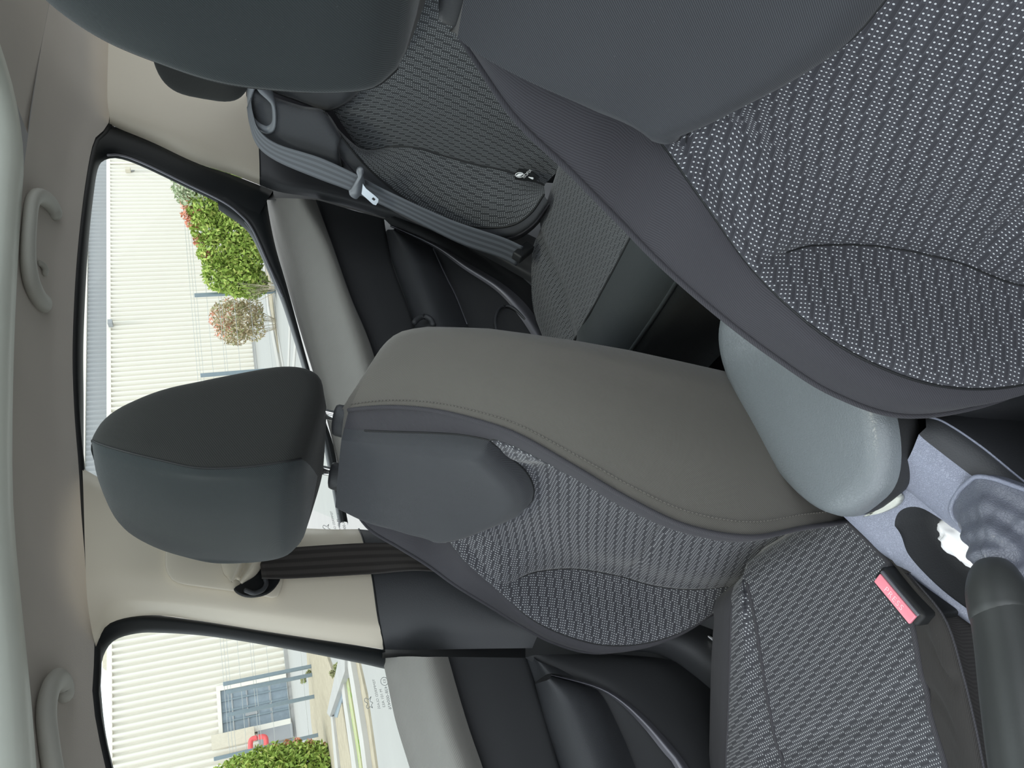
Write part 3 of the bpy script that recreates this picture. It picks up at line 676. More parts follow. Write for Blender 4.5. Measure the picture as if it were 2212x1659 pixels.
# rear door
rr_ = [([(572, 428), (592, 520), (618, 610), (650, 720), (690, 850), (722, 970), (750, 1110)], -.742), ([(580, 430), (602, 520), (630, 610), (663, 720), (703, 850), (737, 970), (765, 1110)], -.726), ([(605, 428), (640, 520), (675, 610), (715, 720), (755, 850), (785, 970), (810, 1110)], -.688),
       ([(645, 429), (692, 520), (727, 620), (765, 735), (800, 850), (828, 970), (850, 1110)], -.646), ([(662, 430), (707, 520), (745, 620), (785, 735), (820, 850), (850, 970), (872, 1110)], -.652), ([(682, 432), (720, 535), (757, 640), (797, 736), (832, 850), (862, 970), (885, 1110)], -.676)]
d2 = loft('door_2', [atx(l, x) for l, x in rr_], M['cap'], nu=50, nv=5, flip=True); struct(d2, 'rear passenger door with a grey cloth sill cap')
panel('rear_edge_backing', [([(566, 432), (605, 432), (645, 433), (684, 436), (760, 453), (832, 475)], -.70), ([(562, 398), (605, 400), (650, 404), (700, 408), (770, 428), (840, 450)], -.745)], M['black'], d2)  # same added black backing, closing the daylight leak at the rear door
panel('upper_panel', [(rr_[5][0], -.676), ([(689, 433), (727, 535), (764, 640), (804, 736), (839, 850), (870, 970), (893, 1110)], -.692), ([(755, 452), (785, 560), (815, 640), (850, 736), (885, 850), (912, 970), (935, 1110)], -.690),
      ([(824, 471), (830, 510), (843, 575), (885, 690), (905, 800), (930, 900), (960, 1110)], -.692), ([(829, 472), (835, 510), (849, 575), (892, 695), (915, 800), (940, 900), (970, 1110)], -.699)], M['panel'], d2, label='plain black upper door panel')
panel('armrest', [([(834, 500), (838, 530), (850, 575), (893, 695), (915, 800), (945, 900)], -.698), ([(838, 496), (846, 530), (860, 575), (905, 695), (928, 800), (960, 900)], -.672), ([(848, 496), (880, 540), (905, 600), (940, 695), (970, 800), (1000, 900)], -.645),
      ([(852, 494), (900, 530), (940, 600), (975, 695), (1010, 800), (1040, 900)], -.655), ([(852, 492), (902, 514), (936, 537), (982, 635), (1009, 700), (1040, 800), (1080, 900)], -.685)], M['dash'], d2, label='padded door armrest')
panel('lower_panel', [([(829, 472), (850, 490), (902, 514), (936, 537), (982, 635), (1009, 700), (1040, 800), (1080, 900)], -.690), ([(850, 468), (930, 505), (1010, 560), (1090, 625), (1140, 680), (1180, 740), (1220, 820), (1260, 900)], -.678), ([(870, 466), (960, 500), (1060, 550), (1140, 610), (1200, 680), (1240, 740), (1280, 820), (1320, 900)], -.700)], M['panel'], d2)
panel('metal_strip', [([(843, 484), (940, 525), (1012, 569), (1086, 613), (1142, 664), (1190, 740)], -.674), ([(843, 487), (938, 530), (1008, 576), (1080, 622), (1132, 676), (1176, 745)], -.667), ([(843, 490), (935, 534), (1003, 582), (1074, 630), (1122, 684), (1165, 750)], -.676)], M['silver'], d2, label='curved satin grey strip')
tube('pull_handle', atx([(895, 697), (905, 687), (918, 684), (930, 690), (936, 702)], -.640), .006, M['dash'], d2, n=20, label='small pull-handle lip')
tube('pocket_edge', atx([(1074, 720), (1070, 690), (1078, 668), (1092, 660), (1112, 668), (1135, 690)], -.672), .003, M['dash'], d2, n=30)
tube('lower_crease', atx([(936, 537), (960, 590), (985, 640), (1009, 700)], -.678), .0015, M['silver'], d2, n=20)
thick_band('window_frame', [(172, 1013), (160, 860), (157, 720), (168, 540), (188, 390), (206, 300), (235, 271), (262, 280), (330, 307), (420, 350), (500, 377), (560, 400), (590, 412)],
           [(178, 1012), (178, 860), (178, 720), (187, 540), (199, 420), (211, 352), (232, 335), (262, 336), (310, 354), (400, 397), (480, 436), (520, 466), (545, 496)], .006, -.006, M['frame'], d2, nu=90)
thick_band('quarter_panel', [(470, 431), (520, 466), (545, 496), (580, 572), (610, 640), (660, 800), (700, 950), (735, 1130)], [(578, 405), (576, 430), (592, 520), (622, 625), (664, 780), (700, 900), (722, 970), (752, 1130)], -.004, -.002, M['frame'], d2, nu=60)
tube('chrome_edge', tp([(232, 335), (262, 336), (310, 353), (400, 396), (480, 435), (520, 465), (546, 497), (580, 572), (610, 640)], .001), .0022, M['silver'], d2, n=70, seg=8)
wg = [[(165, 1030), (160, 860), (160, 700), (175, 520), (215, 330)], [(350, 1030), (340, 860), (330, 700), (330, 520), (330, 350)], [(560, 1060), (540, 860), (530, 700), (500, 520), (430, 400)], [(745, 1130), (690, 860), (650, 750), (600, 600), (545, 480)]]
w2 = loft('window_2', [tp(c, -.014) for c in wg], M['glass'], nu=12, nv=2); struct(w2, 'rear passenger door window glass')
def mark(win, o, ex, d):
    """maker's print etched on the glass; it is read from outside, so it is reversed from in here"""
    o = tp([o], d)[0]; e = (tp([ex], d)[0] - o).normalized(); n = Vector(TPN).normalized(); u = n.cross(e).normalized()
    if u.z < 0: u = -u
    R = Matrix((e, u, e.cross(u))).transposed()
    def txt(s, x, y, size):
        cu = bpy.data.curves.new('etched_mark', 'FONT'); cu.body = s; cu.size = size; t = bpy.data.objects.new('tmp', cu); COL.objects.link(t)
        dg = bpy.context.evaluated_depsgraph_get(); me = bpy.data.meshes.new_from_object(t.evaluated_get(dg)); bpy.data.objects.remove(t)
        me.transform(Matrix.Translation(o + e * x + u * y) @ R.to_4x4())
        return put('etched_mark', me, M['mark'], win, 'small reversed maker print on the glass', False)
    a = txt('43R-000476', 0.0, .0, .0075); txt('M 101 AS3', .003, -.0 + .010, .0065); txt('TEMPERED GLASS', -.014, .019, .0060)
    c = o + e * -.008 + u * .003
    txt('E3', -.0115, .0005, .0065)
    tube('etched_ring', [c + e * .0065 * math.cos(k * math.pi / 10) + u * .0065 * math.sin(k * math.pi / 10) for k in range(20)], .0005, M['mark'], win, n=30, seg=4, closed=True)
    # little prancing-animal emblem, as a bent outline
    p = [(.012, .031), (.016, .036), (.013, .041), (.018, .043), (.022, .039), (.026, .042), (.030, .040), (.027, .036), (.030, .032), (.025, .033), (.022, .030), (.019, .034)]
    tube('emblem', [o + e * a_ + u * b_ for a_, b_ in p], .0005, M['mark'], win, n=50, seg=4, closed=True)
mark(w1, (836, 1482), (842, 1512), -.008)
mark(w2, (742, 1118), (747, 1140), -.010)

# ------------------------------------------------------------------ grab handles and coat hook
from mathutils.bvhtree import BVHTree
_bv = BVHTree.FromPolygons([v.co for v in liner.data.vertices], [p.vertices[:] for p in liner.data.polygons])
def on_liner(px, py, off):
    p = hit(px, py, (1, 0, 0), -.5); d = (p - CAM).normalized(); h = _bv.ray_cast(CAM, d)[0]
    return (h if h is not None else p) - d * off
def handle(pts, rad, lab, x):
    t = thing('grab_handle', (0, 0, 0), lab, 'grab handle', 'ceiling grab handles')
    P = [on_liner(a, b, xx) for (a, b), xx in zip(pts, x)]
    tube('grip', P, rad, M['grip'], t, n=60, seg=20)
    for e in (0, -1):
        d = (P[e] - CAM).normalized() * .012; tube('mount', [P[e], P[e] + d], .010, M['grip'], t, n=5)
    return t
h = handle([(118, 462), (112, 446), (98, 430), (80, 424), (69, 440), (64, 480), (61, 530), (62, 575), (70, 615), (84, 645), (95, 656)], lambda t: (.0125 + .0035 * abs(math.cos(t * 3.14)) ** 3, .0105 + .002 * abs(math.cos(t * 3.14)) ** 3),
       'grey grab handle over the rear side window, next to the coat hook', [.008, .016, .028, .038, .044, .047, .047, .044, .036, .022, .012])
hk = tube('coat_hook', [on_liner(a, b, c) for a, b, c in ((84, 568, .004), (92, 572, .014), (98, 582, .016), (97, 592, .008))], .005, M['grip'], None, n=12); tag(hk, 'small grey coat hook under the rear grab handle', 'hook')
h2 = handle([(140, 1500), (138, 1480), (126, 1468), (113, 1480), (103, 1510), (100, 1550), (105, 1600), (114, 1659), (130, 1740), (150, 1800)], lambda t: (.0145 - .003 * sm(0, .4, t), .0105),
       'grey grab handle over the front side window, cut off by the picture edge', [.012, .018, .026, .034, .040, .042, .042, .040, .03, .02])

# ------------------------------------------------------------------ seat belts
def web(name, A, B, m, parent, th=.0012, nu=60):
    a, b = cr(A, nu), cr(B, nu); G = []
    for f in range(15):
        t = f / 14; G.append([x.lerp(y, t) + Vector((1, 0, 0)) * .0004 * math.cos(t * math.pi * 8) for x, y in zip(a, b)])
    return grid(name, G, m, parent, thick=th)
M['web2'] = belt('blue_grey_belt_webbing', (0.10, 0.11, 0.125))
sb = thing('seat_belt', (0, 0, 0), 'dark brown belt hanging straight down the pale centre pillar', 'seat belt', 'seat belts')
web('strap', tp([(560, 1190), (640, 1182)], .085) + atx([(800, 1173), (905, 1178), (1050, 1200), (1200, 1240)], -.655), tp([(566, 1250), (640, 1249)], .085) + atx([(800, 1240), (920, 1233), (1060, 1255), (1200, 1300)], -.655), M['webbing'], sb)
rb = thing('seat_belt', (0, 0, 0), 'grey belt running down beside the rear seat, with a metal tongue', 'seat belt', 'seat belts')
def rbelt(l, d0, d1): return [rp([p], d0 + (d1 - d0) * i / (len(l) - 1))[0] for i, p in enumerate(l)]
A = rbelt([(541, 212), (546, 245), (560, 282), (600, 312), (690, 341), (767, 376), (833, 411), (971, 474), (1085, 513), (1130, 533)], -.088, -.095)
Bq = rbelt([(533, 232), (539, 270), (556, 316), (600, 350), (690, 388), (761, 415), (869, 465), (989, 525), (1079, 557), (1115, 575)], -.080, -.095)
web('strap', A, Bq, M['web2'], rb, nu=90)
to = [(783, 365), (775, 366), (770, 374), (775, 385), (768, 398), (760, 412), (754, 416), (756, 424), (764, 430), (771, 432), (778, 424), (783, 423), (790, 412), (789, 395), (784, 382), (787, 372)]
tgp = plate('tongue', rp([(a, b) for a, b in to], -.112), (0, .010, 0), M['tongue'], rb, bev=.0015, smooth=True)
pl2 = [(784, 397), (791, 407), (812, 424), (818, 430), (817, 437), (812, 444), (806, 442), (786, 424), (781, 420)]
tq = plate('latch_plate', rp(pl2, -.1165), (0, .003, 0), M['steel'], tgp, bev=.0006, label='bright metal latch plate')
plate('slot', rp([(803, 430), (808, 434), (811, 431), (806, 427)], -.1172), (0, .001, 0), M['black'], tgp)
# anchor at the seat's foot
an = box('seat_belt_anchor', rp([(1130, 545)], -.09)[0], (.02, .05, .022), M['black'], None, bev=.004, rot=Matrix.Rotation(-.9, 3, 'X')); tag(an, 'small ribbed black anchor in the shadow at the foot of the rear belt', 'belt anchor')

# ------------------------------------------------------------------ rear seat
rs = thing('rear_seat', (0, 0, 0), 'rear bench seat in patterned cloth, partly hidden behind the front seats', 'rear seat')
rows_px = [((700, 240), (772, 318), 1.045), ((735, 292), (793, 327), .985), ((800, 368), (845, 317), .915), ((880, 432), (900, 319), .83), ((950, 468), (965, 338), .755), ((1030, 490), (1030, 355), .68), ((1100, 488), (1090, 368), .61), ((1145, 462), (1140, 384), .56), ((1175, 420), (1175, 400), .52)]
b0 = [rp([a], -.055)[0] for a, b, z in rows_px]; i0 = [rp([b], .0)[0] for a, b, z in rows_px]
def rworld(x, d): return [Vector((x, .878 + d + .45 * z, z)) for _, _, z in rows_px]
o1 = rp([(672, 248), (715, 312), (785, 392), (870, 456), (945, 492), (1030, 514), (1100, 514), (1150, 486), (1185, 440)], -.052)
o2 = rp([(590, 290), (690, 335), (770, 402), (860, 462), (940, 499), (1030, 521), (1105, 521), (1155, 492), (1190, 445)], -.01)
o3 = [p + Vector((-.005, .06, .0)) for p in o2]
bk = loft('backrest', [o1, o2, o3, [p + Vector((.1, .1, 0)) for p in o3], rworld(-.1, .13), rworld(.7, .13)], M['border'], rs, nu=40, nv=5)
loft('edge_border', [b0, [p.lerp(q_, .5) + Vector((0, -.006, 0)) for p, q_ in zip(b0, o1)], o1], M['yoke'], bk, nu=40, nv=5, flip=True)
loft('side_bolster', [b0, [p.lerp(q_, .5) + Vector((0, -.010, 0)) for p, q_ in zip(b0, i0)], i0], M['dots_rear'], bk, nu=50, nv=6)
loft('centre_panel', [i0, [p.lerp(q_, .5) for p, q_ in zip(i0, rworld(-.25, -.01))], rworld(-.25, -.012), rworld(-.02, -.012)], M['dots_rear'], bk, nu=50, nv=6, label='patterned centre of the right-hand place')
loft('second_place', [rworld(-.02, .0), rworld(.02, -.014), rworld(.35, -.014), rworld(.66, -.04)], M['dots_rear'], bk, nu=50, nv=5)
up = [[(552, 168), (562, 178), (590, 200), (640, 218), (700, 240), (724, 236), (748, 224), (775, 200), (800, 178)], [(545, 80), (570, 90), (620, 100), (680, 110), (740, 118), (780, 110), (810, 96), (835, 84), (850, 75)], [(540, -60), (570, -50), (620, -40), (690, -30), (760, -25), (820, -30), (880, -35), (910, -40), (930, -45)]]
loft('shoulder_panel', [rp(up[0], -.015), rp([(555, 150), (566, 158), (596, 182), (645, 200), (700, 220), (722, 216), (742, 206), (768, 182), (792, 160)], -.035), rp(up[1], -.045), rp(up[2], -.045)], M['yoke'], bk, nu=50, nv=6, thick=-.02)
loft('outer_shoulder', [rp([(549, 182), (590, 208), (650, 228), (702, 240), (738, 290)], -.050), rp([(556, 240), (592, 262), (640, 282), (690, 295), (735, 315)], -.050), rp([(568, 290), (600, 312), (645, 330), (695, 350), (742, 372)], -.030), rp([(568, 300), (600, 322), (645, 340), (695, 360), (742, 382)], .04)], M['yoke'], bk, nu=20, nv=4, thick=-.02)
for p in (b0, i0): tube('seam', p, .0022, M['black'], bk, n=50, seg=6)
tube('edge_piping', o1, .0026, M['border'], bk, n=50, seg=6)
# moulded belt guide on the shoulder
bz = [(548, 176), (560, 190), (580, 208), (592, 222), (596, 240), (596, 268), (590, 283), (577, 288), (560, 280), (548, 268), (541, 254), (537, 230), (539, 200)]
P1 = cr(rp(bz, -.075), 60, True); ctr = sum(P1, Vector()) / 60
gz = [[ctr + (p - ctr) * f + Vector((0, h, 0)) for p in P1] for f, h in ((1.0, .05), (1.06, .012), (1.04, .0), (.92, -.004), (.78, -.002), (.70, .006), (.66, .035))]
be = grid('belt_guide', gz, M['tongue'], rs, closed_u=True, label='moulded grey belt guide on the shoulder')
grid('belt_slot', [[ctr + (p - ctr) * .70 + Vector((0, .03, 0)) for p in P1], [ctr + Vector((0, .035, 0)) for p in P1]], M['black'], be, closed_u=True)
# label for the child seat anchorage
lb = rp([(1114, 377), (1121, 366), (1150, 372), (1166, 384), (1155, 394), (1112, 388)], -.030)
tagp = plate('anchor_tag', lb, (0, .004, 0), M['black'], bk)
cc_ = rp([(1122.5, 378)], -.033)[0]; e1 = (rp([(1131.5, 378)], -.033)[0] - cc_); e2 = (rp([(1122.5, 383)], -.033)[0] - cc_)
tube('tag_ring', [cc_ + e1 * math.cos(a * .3141593) + e2 * math.sin(a * .3141593) for a in range(20)], .0008, M['white'], tagp, n=40, seg=6, closed=True)
tube('tag_symbol', [cc_ - e1 * .7 + e2 * .3, cc_ + e1 * .1, cc_ + e1 * .75 - e2 * .35], lambda t: .0012 + .0022 * math.sin(t * 3.14), M['white'], tagp, n=14, seg=6)
cu = bpy.data.curves.new('tag_text', 'FONT'); cu.body = 'ISOFIX'; cu.size = .0085; t_ = bpy.data.objects.new('tmp', cu); COL.objects.link(t_)
me = bpy.data.meshes.new_from_object(t_.evaluated_get(bpy.context.evaluated_depsgraph_get())); bpy.data.objects.remove(t_)
p0 = rp([(1132, 385.5)], -.034)[0]; ex = (rp([(1143, 375)], -.034)[0] - p0).normalized(); ey = (rp([(1127, 382)], -.034)[0] - p0); ey = (ey - ex * ey.dot(ex)).normalized()
L_ = (rp([(1143, 375)], -.034)[0] - p0).length / .030
me.transform(Matrix.Translation(p0) @ Matrix(((ex.x, ey.x, ex.cross(ey).x), (ex.y, ey.y, ex.cross(ey).y), (ex.z, ey.z, ex.cross(ey).z))).to_4x4()); put('tag_text', me, M['white'], tagp, None, False)
tube('tag_arrow', rp([(1142, 382.5), (1146, 384), (1151, 385.5)], -.034), lambda t: .0008 + .0016 * t, M['white'], tagp, n=10, seg=6)
# cushion
def bz_(x, t, zt): # profile of the bench from the back (t=0) to the front (t=1)
    pass
xs = [-.705, -.70, -.68, -.655, -.62, -.59, -.55, -.49, -.40, -.30, -.20, -.10, -.02, .05, .2, .4, .66]
prof = [(1.16, .545), (1.10, .566), (1.0, .566), (.90, .566), (.82, .574), (.765, .580), (.735, .576), (.715, .560), (.705, .535), (.708, .49), (.72, .40), (.74, .30)]
Gc = []
for y, z in cr([Vector((0, y, z)) for y, z in prof], 60) and [(p.y, p.z) for p in cr([Vector((0, y, z)) for y, z in prof], 60)]:
    row = []
    for x in [p.x for p in cr([Vector((x, 0, 0)) for x in xs], 80)]:
        # rounded rear corner and front edge that bows forward in the middle
        yy = y - .035 * (1 - sm(.0, .45, abs(x + .15))) * sm(.95, .75, y) if y < .95 else y
        lim = 1.13 - .15 * sm(-.40, -.70, x) ** 1.6
        yy = min(yy, lim)
        dz = -.012 * sm(-.63, -.70, x) - .03 * sm(-.66, -.705, x) - .012 * math.exp(-((x + .50 + .1 * max(0, .95 - y)) / .018) ** 2) * sm(.74, .80, y) + .010 * sm(-.42, -.52, x) * sm(-.68, -.6, x)
        row.append(Vector((x, yy, z + dz)))
    Gc.append(row)
kf = next(i for i, r in enumerate(Gc) if r[30].y < .80)
cz = grid('cushion', Gc[kf:], M['headp'], rs, flip=False, label='plain dark front edge of the bench')
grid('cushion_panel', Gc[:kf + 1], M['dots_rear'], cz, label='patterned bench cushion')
grid('side_panel', [[r[0] for r in Gc], [r[0] - Vector((0, 0, .2)) for r in Gc]], M['border'], cz)
tube('seam', [Gc[kf][i] + Vector((0, 0, -.0005)) for i in range(0, 80, 3)], .0025, M['black'], cz, n=60, seg=6)
kk = next(i for i, r in enumerate(Gc) if r[30].z < .562 and i > 30)
tube('piping', [Gc[kk][i] for i in range(0, 80, 3)], .0032, M['headp'], cz, n=60, seg=8)
# rear outer headrest
hc = rp([(455, 130)], -.02)[0]
def rbox_sup(name, c, s, m, parent, ex=3.2, rot=0.0, n=28):
    G = []
    for i in range(n + 1):
        ph = -math.pi / 2 + math.pi * i / n; row = []
        for j in range(2 * n):
            th = 2 * math.pi * j / (2 * n); f = lambda q: (abs(q) ** (2 / ex)) * (1 if q >= 0 else -1)
            x, y, z = f(math.cos(ph)) * f(math.cos(th)) * s[0], f(math.cos(ph)) * f(math.sin(th)) * s[1], f(math.sin(ph)) * s[2]
            row.append(Vector((x, y * math.cos(rot) - z * math.sin(rot), y * math.sin(rot) + z * math.cos(rot))) + Vector(c))
        G.append(row)
    return grid(name, G, m, parent, closed_u=True)
lo_, hi_ = rp([(549, 216)], -.05)[0], rp([(356, 128)], -.05)[0]
hx = lo_.x + .108; rh = rbox_sup('headrest', (hx, lo_.y + .05, (lo_.z + hi_.z) / 2 + .006), (.128, .055, abs(hi_.z - lo_.z) / 2 + .012), M['head'], rs, 3.6, -.25)
tube('post', [(hx - .085, lo_.y + .08, lo_.z + .02), (hx - .085, lo_.y + .05, lo_.z - .06)], .006, M['dash'], rh, n=5)

# ------------------------------------------------------------------ centre console, armrest, parking brake
cs = thing('centre_console', (0, 0, 0), 'grained blue-grey centre console between the front seats', 'centre console')
CPN = (0, -.55, 1)
def cp_(l, d=0.0): return [hit(a, b, CPN, .450 + d) for a, b in l]
body = box('base', (-.012, .405, .405), (.165, .29, .31), M['dash'], cs, bev=.02)
# armrest lid
def pad(name, z0, z1, sx0, sx1, y0, y1, m, parent, bulge=.0, ex=4.0, front=.0):
    G = []; n = 26; cx, cy = (sx0 + sx1) / 2, (y0 + y1) / 2; hx_, hy = (sx1 - sx0) / 2, (y1 - y0) / 2
    out = []
    for j in range(72):
        th = 2 * math.pi * j / 72; f = lambda q: (abs(q) ** (2 / ex)) * (1 if q >= 0 else -1)
        x = f(math.cos(th)) * hx_; y = f(math.sin(th)) * hy
        if y < 0: x *= 1 - front * (abs(y) / hy) ** 2
        out.append(Vector((cx + x, cy + y, 0)))
    c = Vector((cx, cy, 0))
    for f, z in ((0.0, z0), (.6, z0), (.90, z0 + .001), (.965, z0 + .006), (.985, z0 + .014), (.995, z0 + .024), (.998, z1 - .026), (.990, z1 - .017), (.965, z1 - .0085), (.92, z1 - .0035), (.82, z1 - .0005), (.5, z1 + bulge), (.0, z1 + bulge * 1.3)):
        G.append([c + (p - c) * f + Vector((0, 0, z - .10 * max(0, -(c + (p - c) * f).y + .30) * .0)) for p in out])
    top_ = grid(name, G[6:], m, parent, closed_u=True)
    grid('lid_base', G[:7], M['panel'], top_, closed_u=True, label='darker underside and rim of the lid')  # rim and underside split off in a darker material than the vinyl
    return top_
arm = pad('armrest_lid', .568, .628, -.118, .075, .214, .515, M['leather'], cs, .004, 3.3, .30)
arm['label'] = 'padded vinyl armrest lid with rounded front'
lt = plate('latch', cp_([(1857, 1118), (1880, 1106), (1915, 1080), (1928, 1066), (1937, 1072), (1936, 1084), (1925, 1096), (1895, 1110)], .012), (0, 0, -.012), M['ring'], cs, bev=.002, smooth=True, label='pale finger latch under the armrest lid')
# sloping top with the storage tray
T0 = [(1815, 1100), (1905, 1188), (1960, 1234), (2020, 1284), (2092, 1340), (2180, 1400)]
Tr = [(1822, 1090), (1912, 1175), (1966, 1222), (2026, 1272), (2098, 1326), (2186, 1386)]
T1 = [(1850, 1060), (1936, 1140), (1964, 1200), (2026, 1266), (2096, 1320), (2184, 1380)]
drop = [p - Vector((.012, 0, .10)) for p in cp_(T0, 0)]
loft('top_panel', [drop, cp_(T0, -.003), cp_(Tr, .004), cp_(T1, .0)], M['console'], cs, nu=50, nv=4, flip=False)
tr = [(1934, 1142), (1934, 1122), (1944, 1104), (1965, 1095), (1992, 1098), (2030, 1120), (2062, 1144), (2120, 1190), (2178, 1232), (2230, 1290), (2210, 1390), (2120, 1338), (2040, 1280), (1985, 1226), (1950, 1180)]
Ptr = cr(cp_(tr, .0), 90, True)
out = [(1820, 1080), (1850, 1040), (1890, 1000), (1930, 1010), (1962, 1040), (2000, 1075), (2040, 1110), (2100, 1158), (2178, 1228), (2260, 1290), (2240, 1420), (2120, 1350), (2030, 1282), (1960, 1224), (1870, 1135)]
Pout = cr(cp_(out, -.001), 90, True)
c = sum(Ptr, Vector()) / 90
tray = grid('tray_surround', [Pout, [a.lerp(b, .5) for a, b in zip(Pout, Ptr)], [a.lerp(b, .93) for a, b in zip(Pout, Ptr)], Ptr], M['console'], cs, closed_u=True, label='matt surround of the storage tray')
grid('tray', [Ptr, [c + (p - c) * .985 + Vector((0, 0, -.008)) for p in Ptr], [c + (p - c) * .96 + Vector((0, -.0, -.035)) for p in Ptr], [c + (p - c) * .84 + Vector((0, 0, -.055)) for p in Ptr], [c + (p - c) * .5 + Vector((0, 0, -.062)) for p in Ptr], [c + Vector((0, 0, -.063)) for p in Ptr]], M['dash'], cs, closed_u=True, label='deep smooth black storage tray')
st = [[(1935, 1038), (1950, 1051), (2060, 1142), (2120, 1188), (2178, 1231), (2260, 1296)], [(1938, 1030), (1955, 1045), (2066, 1136), (2126, 1182), (2185, 1224), (2270, 1290)], [(1965, 985), (1985, 1000), (2088, 1078), (2150, 1124), (2212, 1170), (2290, 1230)], [(1985, 938), (2005, 956), (2105, 1032), (2165, 1068), (2212, 1094), (2290, 1140)]]
S_ = [cp_(st[0], -.004), cp_(st[1], .010), cp_(st[2], .016), cp_(st[3], .006)]
loft('brake_strip', S_, M['console'], cs, nu=50, nv=5, flip=False, label='raised grained strip carrying the brake gaiter')
loft('driver_side_panel', [S_[3], [p + Vector((.003, 0, -.006)) for p in S_[3]], cp_([(2000, 900), (2040, 912), (2120, 965), (2212, 1040), (2300, 1105)], -.02), cp_([(2010, 860), (2060, 872), (2150, 925), (2240, 990), (2330, 1055)], -.10), cp_([(2040, 780), (2080, 800), (2170, 850), (2260, 910), (2360, 975)], -.24)], M['dash'], cs, nu=40, nv=5, flip=False)  # darker plastic stands in for shade on the side facing away from the windscreen
tube('crease', cp_([(2000, 900), (2040, 912), (2120, 965), (2212, 1040), (2300, 1105)], -.0195), .0011, M['console'], cs, n=40, seg=6)
# parking brake
pb = thing('parking_brake_lever', (0, 0, 0), 'black parking brake lever with a creased leather gaiter', 'parking brake')
gb = [(2109, 1030), (2092, 1042), (2073, 1060), (2060, 1082), (2056, 1100), (2064, 1122), (2095, 1152), (2140, 1188), (2178, 1228), (2240, 1290), (2300, 1280), (2320, 1200), (2300, 1120), (2240, 1070), (2180, 1045), (2140, 1032)]
Pg = cr(cp_(gb, .014), 96, True); c = sum(Pg, Vector()) / 96
xb = .050
ct = hit(2150, 1236, (1, 0, 0), xb)
d_ax = Vector((0, -.83, .56)).normalized(); ua = Vector((1, 0, 0)); ub = d_ax.cross(ua)
col = []
import cmath
for k in range(96):
    v = Pg[k] - c; a = math.atan2(v.dot(ub), v.x); col.append(ct - d_ax * .01 + ua * .019 * math.cos(a) + ub * .019 * math.sin(a))
Gg = [[p - Vector((0, 0, .012)) for p in Pg], Pg]
for i in range(1, 26):
    t = i / 25; row = []
    for k in range(96):
        p = Pg[k].lerp(col[k], .75 * t ** 1.1) if False else Vector((Pg[k].x + (col[k].x - Pg[k].x) * t, Pg[k].y + (col[k].y - Pg[k].y) * t, Pg[k].z + (col[k].z - Pg[k].z) * t ** 1.7)) + Vector((0, 0, .004 * math.sin(math.pi * t)))
        q_ = .0026 * math.sin(math.pi * min(1, t * 1.1)) * t * (math.sin(k * .39 + 5 * t) + .6 * math.sin(k * .91 - 9 * t)) + .003 * t * math.sin(t * 19 + k * .21)
        row.append(p + (p - c).normalized() * q_)
    Gg.append(row)
for f_ in (.7, .2): Gg.append([ct + (p - ct) * f_ + d_ax * .004 for p in col])
ga = grid('gaiter', Gg, M['gaiter'], pb, closed_u=True, flip=True, label='soft creased leather gaiter')
tube('gaiter_edge', [p + Vector((0, 0, .001)) for p in Pg], .0022, M['console'], ga, n=120, seg=8, closed=True)
for dk in (0, 3): tube('gaiter_seam', [Gg[i][34 + dk] + Vector((0, 0, .0012)) for i in range(1, 22)], .0009, M['black'], ga, n=30, seg=6)
gp = [hit(a, b, (1, 0, 0), xb) for a, b in ((2142, 1214), (2150, 1262), (2158, 1305), (2164, 1332))]
g2 = [hit(a, b, (1, 0, 0), xb) for a, b in ((2164, 1332), (2176, 1400), (2190, 1500), (2205, 1600), (2218, 1680), (2230, 1760))]
r1 = .0248
cap = tube('grip', g2, lambda t: (r1 * (1 + .06 * math.sin(t * 2.2)), .0215), M['dkleather'], pb, n=40, seg=28, caps=False, label='smooth black grip')
tube('collar', gp, lambda t: (r1 * (.30 + .70 * math.sqrt(max(0, 1 - (1 - min(1, t * 1.25)) ** 2))), .0230 * (.30 + .70 * math.sqrt(max(0, 1 - (1 - min(1, t * 1.25)) ** 2)))), M['dkleather'], pb, n=16, seg=28, label='rounded collar at the foot of the grip')
# tissue in the tray
tc = cp_([(2096, 1194)], -.008)[0]; tA = cp_([(2036, 1150)], -.012)[0]; tB = cp_([(2180, 1240)], -.012)[0]; ax = (tB - tA); 
G = []
for i in range(25):
    ph = -math.pi / 2 + math.pi * i / 24; row = []
    for j in range(48):
        th = 2 * math.pi * j / 48; n_ = Vector((math.cos(ph) * math.cos(th), math.cos(ph) * math.sin(th), math.sin(ph)))
        r = 1 + .16 * noise.noise(n_ * 3.1) + .10 * noise.noise(n_ * 7.0) + .05 * noise.noise(n_ * 15)
        row.append(tc + Vector((.012, 0, 0)) + ax * .56 * n_.y * r + Vector((1, .2, 0)) * .023 * n_.x * r + Vector((0, 0, 1)) * .016 * n_.z * r)
    G.append(row)
tag(grid('tissue', G, M['tissue'], None, closed_u=True), 'crumpled white tissue in the storage tray', 'tissue')
